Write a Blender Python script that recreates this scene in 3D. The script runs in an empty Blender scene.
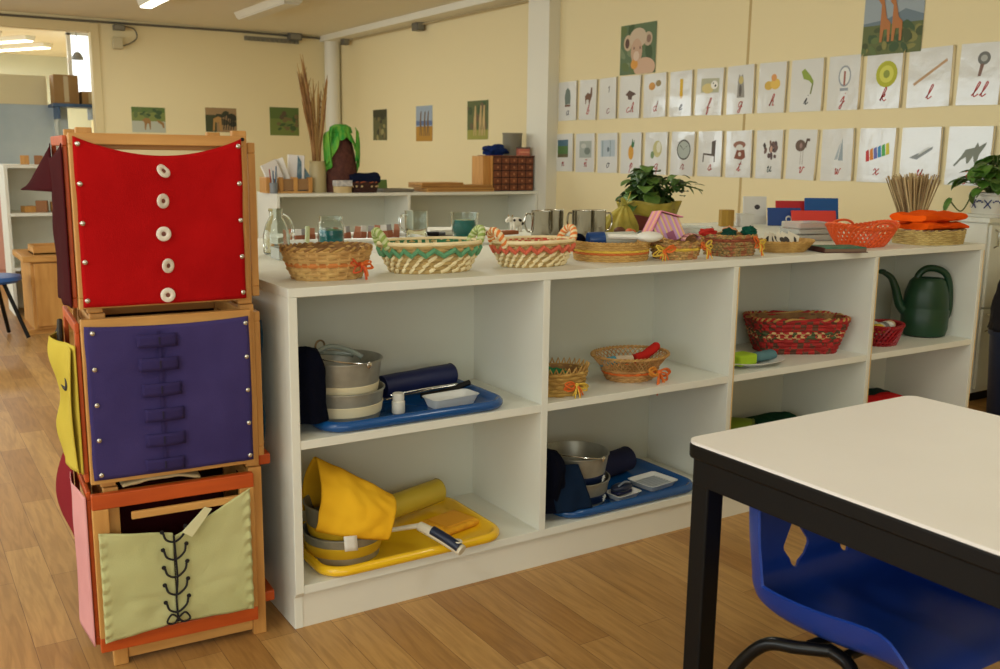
import bpy, math, random
from mathutils import Vector, Matrix, noise
random.seed(11)
PI = math.pi
scn = bpy.context.scene
COL = scn.collection

# ------------------------------------------------------------------ materials
def lin(c):
    out = []
    for x in c:
        x = x / 255.0
        out.append(x / 12.92 if x <= 0.04045 else ((x + 0.055) / 1.055) ** 2.4)
    return (out[0], out[1], out[2], 1.0)

_mats = {}
def mat(name, rgb=(128, 128, 128), rough=0.6, metal=0.0, rgb2=None, scale=20.0, stretch=(1, 1, 1),
        bump=0.0, bscale=80.0, spec=0.5, emit=0.0, trans=0.0, ior=1.45, coat=0.0, detail=4.0, alpha=1.0, sheen=0.0):
    if name in _mats:
        return _mats[name]
    m = bpy.data.materials.new(name)
    m.use_nodes = True
    nt = m.node_tree
    b = nt.nodes['Principled BSDF']
    b.inputs['Base Color'].default_value = lin(rgb)
    b.inputs['Roughness'].default_value = rough
    b.inputs['Metallic'].default_value = metal
    b.inputs['Specular IOR Level'].default_value = spec
    b.inputs['IOR'].default_value = ior
    b.inputs['Transmission Weight'].default_value = trans
    b.inputs['Coat Weight'].default_value = coat
    b.inputs['Sheen Weight'].default_value = sheen
    b.inputs['Alpha'].default_value = alpha
    if emit:
        b.inputs['Emission Color'].default_value = lin(rgb)
        b.inputs['Emission Strength'].default_value = emit
    tc = nt.nodes.new('ShaderNodeTexCoord')
    mp = nt.nodes.new('ShaderNodeMapping')
    mp.inputs['Scale'].default_value = stretch
    nt.links.new(tc.outputs['Object'], mp.inputs['Vector'])
    if rgb2 is not None:
        n = nt.nodes.new('ShaderNodeTexNoise')
        n.inputs['Scale'].default_value = scale
        n.inputs['Detail'].default_value = detail
        nt.links.new(mp.outputs['Vector'], n.inputs['Vector'])
        r = nt.nodes.new('ShaderNodeValToRGB')
        r.color_ramp.elements[0].position = 0.35
        r.color_ramp.elements[1].position = 0.68
        r.color_ramp.elements[0].color = lin(rgb)
        r.color_ramp.elements[1].color = lin(rgb2)
        nt.links.new(n.outputs['Fac'], r.inputs['Fac'])
        nt.links.new(r.outputs['Color'], b.inputs['Base Color'])
    if bump:
        n2 = nt.nodes.new('ShaderNodeTexNoise')
        n2.inputs['Scale'].default_value = bscale
        n2.inputs['Detail'].default_value = 3
        nt.links.new(mp.outputs['Vector'], n2.inputs['Vector'])
        bp = nt.nodes.new('ShaderNodeBump')
        bp.inputs['Strength'].default_value = bump
        bp.inputs['Distance'].default_value = 0.004
        nt.links.new(n2.outputs['Fac'], bp.inputs['Height'])
        nt.links.new(bp.outputs['Normal'], b.inputs['Normal'])
    _mats[name] = m
    return m

def flat(rgb, rough=0.6):
    return mat('print_%d_%d_%d' % tuple(rgb), rgb, rough)

def floor_material():
    m = bpy.data.materials.new('laminate_floor')
    m.use_nodes = True
    nt = m.node_tree; N = nt.nodes; L = nt.links
    b = N['Principled BSDF']
    tc = N.new('ShaderNodeTexCoord')
    mp = N.new('ShaderNodeMapping'); mp.inputs['Rotation'].default_value = (0, 0, PI / 2)
    L.new(tc.outputs['Object'], mp.inputs['Vector'])
    br = N.new('ShaderNodeTexBrick')
    br.offset = 0.37; br.offset_frequency = 2
    br.inputs['Scale'].default_value = 1.0
    br.inputs['Brick Width'].default_value = 0.62
    br.inputs['Row Height'].default_value = 0.088
    br.inputs['Mortar Size'].default_value = 0.0008
    br.inputs['Mortar Smooth'].default_value = 0.3
    br.inputs['Color1'].default_value = lin((194, 150, 88))
    br.inputs['Color2'].default_value = lin((164, 118, 62))
    br.inputs['Mortar'].default_value = lin((120, 84, 46))
    L.new(mp.outputs['Vector'], br.inputs['Vector'])
    ns = N.new('ShaderNodeMapping'); ns.inputs['Scale'].default_value = (14, 1.2, 1)
    L.new(tc.outputs['Object'], ns.inputs['Vector'])
    n = N.new('ShaderNodeTexNoise'); n.inputs['Scale'].default_value = 4; n.inputs['Detail'].default_value = 6
    n.inputs['Distortion'].default_value = 1.2
    L.new(ns.outputs['Vector'], n.inputs['Vector'])
    r = N.new('ShaderNodeValToRGB')
    r.color_ramp.elements[0].position = 0.35; r.color_ramp.elements[0].color = (0.72, 0.68, 0.62, 1)
    r.color_ramp.elements[1].position = 0.62; r.color_ramp.elements[1].color = (1, 1, 1, 1)
    L.new(n.outputs['Fac'], r.inputs['Fac'])
    mx = N.new('ShaderNodeMix'); mx.data_type = 'RGBA'; mx.blend_type = 'MULTIPLY'
    mx.inputs[0].default_value = 0.85
    L.new(br.outputs['Color'], mx.inputs[6]); L.new(r.outputs['Color'], mx.inputs[7])
    L.new(mx.outputs[2], b.inputs['Base Color'])
    b.inputs['Roughness'].default_value = 0.42
    b.inputs['Specular IOR Level'].default_value = 0.45
    return m

def check_material(name, c1, c2, c3, scale):
    """woven plaid splints: two crossing wave bands in object space"""
    m = bpy.data.materials.new(name); m.use_nodes = True
    nt = m.node_tree; N = nt.nodes; L = nt.links; b = N['Principled BSDF']
    b.inputs['Roughness'].default_value = 0.75
    tc = N.new('ShaderNodeTexCoord')
    ck = N.new('ShaderNodeTexChecker'); ck.inputs['Scale'].default_value = scale
    ck.inputs['Color1'].default_value = lin(c1); ck.inputs['Color2'].default_value = lin(c2)
    L.new(tc.outputs['Object'], ck.inputs['Vector'])
    n = N.new('ShaderNodeTexNoise'); n.inputs['Scale'].default_value = scale * 0.45
    L.new(tc.outputs['Object'], n.inputs['Vector'])
    r = N.new('ShaderNodeValToRGB'); r.color_ramp.interpolation = 'CONSTANT'
    r.color_ramp.elements[0].color = (0, 0, 0, 1); r.color_ramp.elements[1].position = 0.55
    L.new(n.outputs['Fac'], r.inputs['Fac'])
    mx = N.new('ShaderNodeMix'); mx.data_type = 'RGBA'
    L.new(r.outputs['Color'], mx.inputs[0]); L.new(ck.outputs['Color'], mx.inputs[6]); mx.inputs[7].default_value = lin(c3)
    L.new(mx.outputs[2], b.inputs['Base Color'])
    return m

def stripe_material(name, cols, scale, axis=0):
    m = bpy.data.materials.new(name); m.use_nodes = True
    nt = m.node_tree; N = nt.nodes; L = nt.links; b = N['Principled BSDF']
    b.inputs['Roughness'].default_value = 0.6
    tc = N.new('ShaderNodeTexCoord'); sp = N.new('ShaderNodeSeparateXYZ')
    L.new(tc.outputs['Object'], sp.inputs[0])
    mu = N.new('ShaderNodeMath'); mu.operation = 'MULTIPLY'; mu.inputs[1].default_value = scale
    L.new(sp.outputs[axis], mu.inputs[0])
    fr = N.new('ShaderNodeMath'); fr.operation = 'FRACT'; L.new(mu.outputs[0], fr.inputs[0])
    r = N.new('ShaderNodeValToRGB'); r.color_ramp.interpolation = 'CONSTANT'
    cr = r.color_ramp
    while len(cr.elements) < len(cols): cr.elements.new(0.5)
    for i, c in enumerate(cols):
        cr.elements[i].position = i / len(cols); cr.elements[i].color = lin(c)
    L.new(fr.outputs[0], r.inputs['Fac']); L.new(r.outputs['Color'], b.inputs['Base Color'])
    return m

WALL = mat('wall_paint', (228, 212, 166), 0.7, bump=0.05, bscale=30)
WHITE = mat('white_laminate', (230, 230, 217), 0.45, rgb2=(224, 224, 211), scale=3)
EDGE = mat('raw_edge', (222, 190, 130), 0.6)
CEIL = mat('ceiling_paint', (226, 220, 198), 0.8)
WOOD = mat('pale_wood', (205, 152, 82), 0.5, rgb2=(186, 130, 64), scale=6, stretch=(6, 6, 0.8))
WOODX = mat('pale_wood_crosswise', (208, 156, 86), 0.5, rgb2=(188, 134, 68), scale=6, stretch=(0.8, 6, 6))
ORWOOD = mat('orange_wood', (196, 84, 24), 0.45, rgb2=(172, 68, 18), scale=5, stretch=(0.8, 6, 6))
STEEL = mat('brushed_steel', (200, 198, 188), 0.22, 1.0, rgb2=(170, 168, 160), scale=8, stretch=(8, 8, 0.6))
GALV = mat('galvanised_metal', (172, 171, 158), 0.4, 0.5, rgb2=(146, 146, 134), scale=18)
BLACK = mat('black_paint', (9, 8, 7), 0.5, spec=.3)
GLASS = mat('clear_glass', (238, 244, 240), 0.03, trans=1.0, ior=1.3)
NAVY = mat('navy_cloth', (9, 12, 26), 0.95, spec=.1, bump=0.5, bscale=120)
SNAP = mat('snap_metal', (205, 200, 190), 0.25, 0.9)

# ------------------------------------------------------------------ mesh builder
class MB:
    def __init__(self): self.v = []; self.f = []; self.m = []
    def add(self, vs, fs, mi=0, M=None):
        o = len(self.v)
        for p in vs:
            p = Vector(p)
            self.v.append(tuple(M @ p) if M is not None else tuple(p))
        for f in fs:
            self.f.append(tuple(i + o for i in f)); self.m.append(mi)
        return self
    def box(self, c, s, mi=0, M=None):
        x, y, z = c; a, b, d = s[0] / 2, s[1] / 2, s[2] / 2
        vs = [(x + i * a, y + j * b, z + k * d) for k in (-1, 1) for j in (-1, 1) for i in (-1, 1)]
        fs = [(0, 2, 3, 1), (4, 5, 7, 6), (0, 1, 5, 4), (2, 6, 7, 3), (0, 4, 6, 2), (1, 3, 7, 5)]
        return self.add(vs, fs, mi, M)
    def bx(self, x0, x1, y0, y1, z0, z1, mi=0, M=None):
        return self.box(((x0 + x1) / 2, (y0 + y1) / 2, (z0 + z1) / 2), (x1 - x0, y1 - y0, z1 - z0), mi, M)
    def lathe(self, prof, n=32, c=(0, 0), mi=0, sx=1, sy=1, M=None, e=2.0):
        vs = []; fs = []
        for r, z in prof:
            for i in range(n):
                a = 2 * PI * i / n; ca, sa = math.cos(a), math.sin(a)
                ux = math.copysign(abs(ca) ** (2 / e), ca); uy = math.copysign(abs(sa) ** (2 / e), sa)
                vs.append((c[0] + r * sx * ux, c[1] + r * sy * uy, z))
        for k in range(len(prof) - 1):
            for i in range(n):
                j = (i + 1) % n
                fs.append((k * n + i, k * n + j, (k + 1) * n + j, (k + 1) * n + i))
        if prof[0][0] > 1e-6: pass
        return self.add(vs, fs, mi, M)
    def tube(self, pts, r, n=8, mi=0, closed=False, M=None, flat_=1.0):
        pts = [Vector(p) for p in pts]; N = len(pts)
        vs = []; fs = []; up = None
        for i, p in enumerate(pts):
            a = pts[(i - 1) % N] if (closed or i > 0) else p
            b = pts[(i + 1) % N] if (closed or i < N - 1) else p
            t = (b - a).normalized() if (b - a).length > 1e-9 else Vector((0, 0, 1))
            if up is None:
                up = Vector((0, 0, 1)) if abs(t.z) < 0.9 else Vector((1, 0, 0))
            s = t.cross(up)
            if s.length < 1e-6: s = t.orthogonal()
            s.normalize(); u = s.cross(t).normalized(); up = u
            rr = r[i] if isinstance(r, (list, tuple)) else r
            for k in range(n):
                an = 2 * PI * k / n
                vs.append(p + s * (rr * math.cos(an)) * flat_ + u * (rr * math.sin(an)))
        M_ = N if closed else N - 1
        for i in range(M_):
            j = (i + 1) % N
            for k in range(n):
                l = (k + 1) % n
                fs.append((i * n + k, i * n + l, j * n + l, j * n + k))
        if not closed:
            fs.append(tuple(range(n - 1, -1, -1))); fs.append(tuple((N - 1) * n + k for k in range(n)))
        return self.add(vs, fs, mi, M)
    def prism(self, poly, z0, z1, mi=0, M=None):
        n = len(poly)
        vs = [(x, y, z0) for x, y in poly] + [(x, y, z1) for x, y in poly]
        fs = [tuple(range(n - 1, -1, -1)), tuple(range(n, 2 * n))]
        fs += [(i, (i + 1) % n, n + (i + 1) % n, n + i) for i in range(n)]
        return self.add(vs, fs, mi, M)
    def grid(self, fn, nu, nv, mi=0, M=None):
        vs = [fn(i / nu, j / nv) for j in range(nv + 1) for i in range(nu + 1)]
        fs = [(j * (nu + 1) + i, j * (nu + 1) + i + 1, (j + 1) * (nu + 1) + i + 1, (j + 1) * (nu + 1) + i)
              for j in range(nv) for i in range(nu)]
        return self.add(vs, fs, mi, M)
    def sphere(self, c, r, n=14, mi=0, s=(1, 1, 1), M=None):
        prof = [(math.sin(PI * k / n) * r, -math.cos(PI * k / n) * r) for k in range(n + 1)]
        vs = []; fs = []; m_ = n + 4
        for rr, z in prof:
            for i in range(m_):
                a = 2 * PI * i / m_
                vs.append((c[0] + rr * math.cos(a) * s[0], c[1] + rr * math.sin(a) * s[1], c[2] + z * s[2]))
        for k in range(n):
            for i in range(m_):
                j = (i + 1) % m_
                fs.append((k * m_ + i, k * m_ + j, (k + 1) * m_ + j, (k + 1) * m_ + i))
        return self.add(vs, fs, mi, M)
    def build(self, name, mats, parent=None, smooth=True, bevel=0.0, solid=0.0, subsurf=0, weld=True, offset=0.0, loc=None, rot=None, ang=40, segs=2):
        me = bpy.data.meshes.new(name)
        me.from_pydata(self.v, [], self.f)
        if not isinstance(mats, (list, tuple)): mats = [mats]
        for m in mats: me.materials.append(m)
        for p, mi in zip(me.polygons, self.m): p.material_index = mi
        me.update()
        if weld:
            import bmesh
            bm = bmesh.new(); bm.from_mesh(me)
            bmesh.ops.remove_doubles(bm, verts=bm.verts, dist=1e-5)
            bmesh.ops.recalc_face_normals(bm, faces=bm.faces)
            bm.to_mesh(me); bm.free()
        if smooth:
            for p in me.polygons: p.use_smooth = True
            me.set_sharp_from_angle(angle=math.radians(ang))
        o = bpy.data.objects.new(name, me)
        COL.objects.link(o)
        if parent is not None: o.parent = parent
        if loc: o.location = loc
        if rot: o.rotation_euler = rot
        if solid:
            md = o.modifiers.new('solid', 'SOLIDIFY'); md.thickness = solid; md.offset = offset
        if bevel:
            md = o.modifiers.new('bevel', 'BEVEL'); md.width = bevel; md.segments = segs; md.limit_method = 'ANGLE'
            md.angle_limit = math.radians(50)
        if subsurf:
            md = o.modifiers.new('sub', 'SUBSURF'); md.levels = subsurf; md.render_levels = subsurf
        return o

def tag(o, label=None, cat=None, group=None, kind=None):
    if label: o['label'] = label
    if cat: o['category'] = cat
    if group: o['group'] = group
    if kind: o['kind'] = kind
    return o
def thing(name, label, cat, loc=(0, 0, 0), rz=0.0, group=None, rot=None):
    o = bpy.data.objects.new(name, None); o.empty_display_size = 0.05
    COL.objects.link(o); o.location = loc
    o.rotation_euler = rot if rot else (0, 0, rz)
    return tag(o, label, cat, group)
def struct(name, mb, m, **k):
    o = mb.build(name, m, **k); o['kind'] = 'structure'; return o
def T(x, y, z): return Matrix.Translation((x, y, z))
def R(a, ax): return Matrix.Rotation(math.radians(a), 4, ax)
def nz(p, s, seed=0.0): return noise.noise(Vector((p[0] * s + seed, p[1] * s - seed, p[2] * s + seed * 0.7)))
def smooth_path(pts, k=6, closed=False):
    P = [Vector(p) for p in pts]; n = len(P); out = []
    rng = range(n) if closed else range(n - 1)
    for i in rng:
        p0 = P[(i - 1) % n] if (closed or i > 0) else P[i]
        p1 = P[i]; p2 = P[(i + 1) % n]
        p3 = P[(i + 2) % n] if (closed or i < n - 2) else p2
        for j in range(k):
            t = j / k
            out.append(0.5 * ((2 * p1) + (p2 - p0) * t + (2 * p0 - 5 * p1 + 4 * p2 - p3) * t * t + (3 * p1 - p0 - 3 * p2 + p3) * t ** 3))
    if not closed: out.append(P[-1])
    return out

# ------------------------------------------------------------------ camera
cam = bpy.data.cameras.new('camera'); co = bpy.data.objects.new('camera', cam); COL.objects.link(co)
Rv = Vector((0.84415946, -0.53593539, 0.01296373)); Uv = Vector((0.08710813, 0.16098557, 0.98310519)); Fv = Vector((0.52896784, 0.8287683, -0.18258182))
M = Matrix(((Rv.x, Uv.x, -Fv.x, -0.73267), (Rv.y, Uv.y, -Fv.y, -2.01147), (Rv.z, Uv.z, -Fv.z, 1.1), (0, 0, 0, 1)))
co.matrix_world = M
cam.sensor_width = 36; cam.lens = 34.79; cam.clip_start = 0.05
cam.dof.use_dof = True; cam.dof.focus_distance = 2.6; cam.dof.aperture_fstop = 7.0
scn.camera = co

# ------------------------------------------------------------------ room shell
XW = 3.70; YB = 8.40; ZC = 2.36; XL = -4.3; YF = -4.6
struct('floor', MB().bx(XL - .2, 6, YF - .2, 13.2, -0.05, 0), floor_material(), smooth=False)
struct('ceiling', MB().bx(XL - .2, 6, YF - .2, 13.2, ZC, ZC + .08), CEIL, smooth=False)
struct('wall_right', MB().bx(XW, XW + .12, YF, YB, 0, ZC), WALL, smooth=False)
m = MB(); m.bx(1.198, XW + .12, YB, YB + .10, 0, ZC); m.bx(-2.6, 1.198, YB, YB + .10, 2.235, ZC); m.bx(XL, -2.6, YB, YB + .10, 0, ZC)
struct('wall_back', m, WALL, smooth=False)
m = MB(); m.bx(XL, 6, YF - .1, YF, 0, .7); m.bx(XL, 6, YF - .1, YF, 2.2, ZC); m.bx(XL, -3.4, YF - .1, YF, .7, 2.2); m.bx(0, 6, YF - .1, YF, .7, 2.2)
struct('wall_front', m, WALL, smooth=False)
m = MB(); m.bx(-3.4, 0, YF - .08, YF - .02, .7, .75); m.bx(-3.4, 0, YF - .08, YF - .02, 2.15, 2.2)
for x in (-3.4, -2.28, -1.16, -.05): m.bx(x, x + .05, YF - .08, YF - .02, .7, 2.2)
struct('window_6', m, mat('window_frame_white', (225, 222, 212), 0.4), smooth=False)  # window added behind the camera to let fill light into the cubbies
m = MB()   # wall with a long strip of windows on the side the daylight comes from
m.bx(XL - .12, XL, YF, 13, 0, .75); m.bx(XL - .12, XL, YF, 13, 2.25, ZC)
for y0, y1 in ((YF, -4.0), (-1.4, -1.1), (1.5, 1.8), (4.4, 4.8), (7.6, 9.4), (12.2, 13)): m.bx(XL - .12, XL, y0, y1, .75, 2.25)
struct('wall_left', m, WALL, smooth=False)
FRAME = mat('window_frame_white', (225, 222, 212), 0.4)
for i, (y0, y1) in enumerate(((-4.0, -1.4), (-1.1, 1.5), (1.8, 4.4), (4.8, 7.6), (9.4, 12.2))):
    m = MB()
    for a, b in ((y0, y0 + .05), (y1 - .05, y1), ((y0 + y1) / 2 - .03, (y0 + y1) / 2 + .03)): m.bx(XL - .09, XL - .03, a, b, .75, 2.25)
    m.bx(XL - .09, XL - .03, y0, y1, .75, .80); m.bx(XL - .09, XL - .03, y0, y1, 2.20, 2.25)
    struct('window_%d' % (i + 1), m, FRAME, smooth=False)
# wall seam trims
struct('trim_1', MB().bx(XW - .0007, XW, 2.222, 2.242, 0, ZC), mat('seam_strip', (188, 162, 108), 0.7), smooth=False)
struct('trim_2', MB().bx(1.13, 1.21, YB - .015, YB + .115, 0, 2.31), mat('jamb_paint', (216, 198, 150), 0.6), smooth=False, bevel=.004)
struct('trim_3', MB().bx(-2.6, 1.13, YB - .015, YB + .115, 2.225, 2.31), _mats['jamb_paint'], smooth=False)
PALE = mat('white_gloss_paint', (226, 222, 204), 0.5)
struct('trim_4', MB().bx(XW - .10, XW, 4.15, 4.43, 0, ZC), PALE, smooth=False)            # column on the right wall
m = MB(); m.tube([(3.615, 8.32, 0), (3.615, 8.32, ZC)], .085, 20)
struct('trim_5', m, PALE)
struct('trim_6', MB().bx(XW - .20, XW, 4.6, YB, ZC - .06, ZC), PALE, smooth=False)         # beam along the right wall head
struct('baseboard_right', MB().bx(XW - .012, XW, YF, YB, 0, .07), PALE, smooth=False)

# ------------------------------------------------------------------ far room seen through the opening
m = MB(); m.bx(XL, 6, 13.0, 13.1, 0, ZC)
struct('wall_far', m, mat('far_wall_paint', (196, 198, 176), .7), smooth=False)
struct('wall_side', MB().bx(1.9, 2.0, YB + .1, 13.0, 0, ZC), WALL, smooth=False)
t = thing('glazed_partition', 'beige low partition with pale glazed upper panel in the room beyond the opening', 'partition', (0, 9.5, 0))
MB().bx(-2.5, .93, 0, .06, 0, .80).build('lower_panel', mat('partition_beige', (196, 176, 132), .5), t, smooth=False)
MB().bx(-2.5, 1.05, .01, .05, .80, 1.56).build('glass_panel', mat('frosted_glass', (186, 200, 204), .18, rgb2=(160, 176, 184), scale=1.5), t, smooth=False)
MB().bx(-2.5, .86, 0, .06, 1.56, 1.86).build('upper_panel', mat('partition_cream', (214, 204, 164), .5), t, smooth=False)
m = MB()
for x in (-1.3, -.35, .93): m.bx(x - .02, x + .02, -.01, .07, .80, 1.56)
m.build('glazing_bar', mat('alu_bar', (190, 196, 192), .35, .6), t, smooth=False)
t = thing('wall_shelf', 'blue wall shelf holding cardboard boxes in the room beyond', 'shelf', (1.05, 9.30, 1.535))
MB().bx(-.19, .30, -.16, .2, 0, .035).build('shelf_board', mat('blue_shelf', (56, 84, 120), .4), t, smooth=False, bevel=.004)
for x in (-.14, .2): MB().bx(x, x + .02, -.12, .2, -.12, 0).build('bracket', _mats['blue_shelf'], t, smooth=False)
CARD = mat('cardboard', (150, 118, 74), .8, rgb2=(136, 104, 62), scale=4)
def carton(label, loc, s, rz=0):
    t = thing('cardboard_box', label, 'cardboard box', loc, rz)
    MB().box((0, 0, s[2] / 2), s).build('carton', CARD, t, smooth=False, bevel=.003)
    MB().box((0, -s[1] / 2 - .001, s[2] / 2), (.045, .002, s[2] * .9)).build('tape', mat('packing_tape', (176, 158, 120), .3), t, smooth=False)
carton('tall brown cardboard box on the blue wall shelf, left one', (1.00, 9.29, 1.571), (.24, .26, .29))
carton('low brown cardboard box on the blue wall shelf, right one', (1.235, 9.28, 1.571), (.17, .24, .13))
t = thing('bright_window', 'bright daylit window with hanging lamp before it beyond the opening', 'window', (1.30, 9.7, 1.72))
MB().bx(-.14, .5, 0, .03, 0, .60).build('pane', mat('daylit_pane', (240, 250, 255), .3, emit=1.6), t, smooth=False)
m = MB(); m.bx(-.18, -.14, -.01, .04, -.03, .62); m.bx(-.18, .5, -.01, .04, -.04, 0); m.bx(-.18, .5, -.01, .04, .60, .63)
m.build('window_frame', FRAME, t, smooth=False)
t = thing('pendant_lamp', 'small grey pendant lamp hanging in front of the bright far window', 'pendant lamp', (1.17, 9.4, 2.05))
MB().tube([(0, 0, .06), (0, 0, .31)], .004, 6).build('cord', mat('lamp_grey', (140, 140, 136), .5), t)
MB().lathe([(.012, .07), (.03, .06), (.055, .02), (.06, -.01), (.055, -.012), (.0, -.005)], 20).build('lamp_shade', _mats['lamp_grey'], t)
TUBE = mat('lit_tube', (255, 250, 232), .4, emit=5.0)
HOUS = mat('fixture_housing', (214, 208, 188), .5)
def fixture(label, loc, L, rz, lit=True, w=.14):
    t = thing('fluorescent_light', label, 'ceiling light', loc, rz)
    m = MB(); m.prism([(-w / 2, 0), (w / 2, 0), (w / 2 * .72, -.05), (-w / 2 * .72, -.05)], -L / 2, L / 2, M=R(90, 'X'))
    m.build('housing', HOUS, t, smooth=False)
    m = MB(); m.bx(-w * .33, w * .33, -L / 2 + .02, L / 2 - .02, -.062, -.05)
    m.build('diffuser', TUBE if lit else mat('unlit_diffuser', (216, 212, 196), .35), t, smooth=False, bevel=.004)
    return t
fixture('lit fluorescent batten on the ceiling above the red framed stand', (1.33, 6.35, ZC), 1.2, 0.0)
fixture('unlit white fluorescent batten on ceiling between the lit one and the white corner pole', (2.27, 6.55, ZC), 1.25, 0.0, False, .2)
for i, (x, y) in enumerate(((.25, 10.6), (.62, 10.9), (.9, 11.6), (.2, 11.9))):
    fixture(['lit strip light in the far room, nearest the opening and to the left', 'lit strip light in the far room, second from the opening',
             'lit strip light in the far room, nearest the bright window', 'lit strip light in the far room, farthest back at left'][i], (x, y, ZC), 1.0, .5)
for i, (x, y) in enumerate(((-1.6, -1.2), (-1.6, 2.2), (1.3, 2.0), (1.6, -1.6))):
    fixture('lit fluorescent batten on the ceiling over the ' + ('front left of room nearest the window', 'left of the stand of frames', 'long shelf units', 'school table')[i], (x, y, ZC), 1.2, 0.0)

# small wall/ceiling fittings
GREYM = mat('dull_grey_metal', (108, 104, 92), .5, .4)
m = MB(); m.tube([(-2.6, 8.385, 2.318), (.4, 8.385, 2.322), (1.4, 8.385, 2.328), (2.6, 8.385, 2.34), (3.5, 8.385, 2.335)], .012, 6)
tag(m.build('cable_conduit', GREYM), 'thin grey conduit running along the head of the back wall', 'conduit')
m = MB(); m.tube([(3.66, 8.2, 2.29), (3.66, 6.4, 2.285), (3.66, 4.45, 2.28)], .008, 6)
tag(m.build('cable_conduit', mat('pale_conduit', (178, 160, 120), .5)), 'thin pale conduit below the beam of the right wall', 'conduit')
def junction(label, loc, s):
    t = thing('junction_box', label, 'junction box', loc)
    MB().box((0, 0, 0), s).build('box_body', GREYM, t, bevel=.004)
    MB().box((0, -s[1] / 2 - .003, 0), (s[0] * .8, .006, s[2] * .8)).build('cover', mat('cover_grey', (128, 124, 108), .5), t, bevel=.002)
junction('small grey junction box on the back wall just above the beige sensor', (1.39, 8.34, 2.28), (.11, .06, .05))
junction('grey junction box on the conduit near the white corner pole', (3.19, 8.33, 2.325), (.14, .08, .07))
junction('grey junction box beside the white corner pole on the right wall', (3.62, 7.98, 2.28), (.07, .08, .08))
junction('grey junction box below the beam of the right wall, away from the corner', (3.64, 6.33, 2.27), (.08, .11, .08))
t = thing('motion_sensor', 'beige motion sensor on back wall beside the opening with curved grey cable', 'sensor', (1.37, 8.37, 2.14))
m = MB(); m.prism([(-.05, -.04), (.05, -.04), (.04, .04), (-.04, .04)], -.06, .05); m.build('housing', mat('sensor_beige', (190, 178, 140), .5), t, bevel=.006)
m = MB(); m.tube(smooth_path([(.04, -.01, -.03), (.12, -.01, 0), (.19, 0, .06), (.17, 0, .14), (.08, 0, .16)]), .007, 6); m.build('cable', GREYM, t)
t = thing('corrugated_trim', 'short dark corrugated strip at the head of the back wall', 'trim strip', (2.95, 8.37, 2.27))
m = MB()
for i in range(12): m.tube([(-.28 + i * .05, 0, 0), (-.28 + i * .05, -.03, 0)], .012, 8)
m.bx(-.3, .3, -.005, .005, -.015, .03)
m.build('strip', _mats['cover_grey'], t)

# ------------------------------------------------------------------ flat pictures on the walls
def ell(cx, cy, rx, ry, n=18, rot=0):
    c, s = math.cos(rot), math.sin(rot)
    return [(cx + rx * math.cos(2 * PI * i / n) * c - ry * math.sin(2 * PI * i / n) * s,
             cy + rx * math.cos(2 * PI * i / n) * s + ry * math.sin(2 * PI * i / n) * c) for i in range(n)]
def picture(name, items, parent, W, Hh, y0=-.0012, mats=None):
    """items: (rgb, polygon in -.5..5 units) printed one over the other"""
    m = MB(); ms = []; idx = {}
    for k, (c, poly) in enumerate(items):
        if c not in idx: idx[c] = len(ms); ms.append(flat(c, .55))
        y = y0 - k * .00012
        m.add([(x * W, y, z * Hh) for x, z in poly], [tuple(range(len(poly)))], idx[c])
    return m.build(name, ms, parent, smooth=False, weld=False)
def rect(a, b, c, d): return [(a, c), (b, c), (b, d), (a, d)]
def sheet(name, label, cat, loc, W, Hh, items, rz, group=None, tilt=0.0, edge=(225, 222, 205), lift=.0):
    t = thing(name, label, cat, loc, group=group, rot=(0, math.radians(tilt), rz))
    def g(u, v):
        x = (u - .5) * W; z = (v - .5) * Hh
        return (x, -.001 - lift * (abs(u - .5) * 2) ** 3, z)
    MB().bx(-W / 2, W / 2, -.001, 0, -Hh / 2, Hh / 2).build('paper', flat(edge), t, smooth=False)
    if items: picture('print', items, t, W, Hh)
    return t
def blobs(rng, n, cols, x0, x1, y0, y1, r0, r1):
    return [(rng.choice(cols), ell(rng.uniform(x0, x1), rng.uniform(y0, y1), rng.uniform(r0, r1), rng.uniform(r0, r1) * .7, 9, rng.uniform(0, 3))) for _ in range(n)]
def clip(items):
    return [(c, [(max(-.5, min(.5, x)), max(-.5, min(.5, y))) for x, y in p]) for c, p in items]
rg = random.Random(5)
G1, G2, G3 = (96, 112, 60), (62, 84, 46), (128, 132, 74)
bg = rect(-.5, .5, -.5, .5)
RB = 0.0
# three on the back wall
it = [((122, 132, 66), bg), ((88, 112, 52), rect(-.5, .5, .3, .5)), ((178, 180, 160), rect(-.5, .5, -.5, -.05))] + blobs(rg, 14, [G1, G2], -.5, .5, .1, .45, .05, .14)
it += [((150, 112, 60), [(-.2, -.02), (-.1, .08), (.02, .05), (.06, -.05), (.05, -.38), (.02, -.38), (.0, -.15), (-.06, -.15), (-.1, -.4), (-.13, -.4), (-.13, -.12)]), ((150, 112, 60), [(.22, 0), (.32, -.02), (.45, -.1), (.46, -.3), (.42, -.32), (.38, -.18), (.3, -.12)])]
sheet('wildlife_photo', 'small photo of antelope drinking at water, nearest the opening on the back wall', 'photo', (1.64, 8.398, 1.405), .33, .25, clip(it), RB)
it = [((150, 122, 84), bg), ((60, 66, 40), rect(-.5, -.15, -.5, .2))] + blobs(rg, 12, [(48, 52, 34), (72, 66, 44)], -.1, .5, -.4, .3, .08, .2)
it += [((170, 130, 74), [(-.25, .05), (-.1, .15), (0, .1), (.02, -.45), (-.05, -.45), (-.08, -.1), (-.2, -.1), (-.22, -.45), (-.28, -.45)])]
for i in range(5): it.append(((30, 30, 26), [(.05 + i * .08, -.4), (.08 + i * .08, -.4), (.16 + i * .07, .25), (.13 + i * .07, .25)]))
sheet('wildlife_photo', 'small photo of striped animals in brown scrub, middle one on the back wall', 'photo', (2.38, 8.398, 1.425), .33, .25, clip(it), RB)
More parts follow.
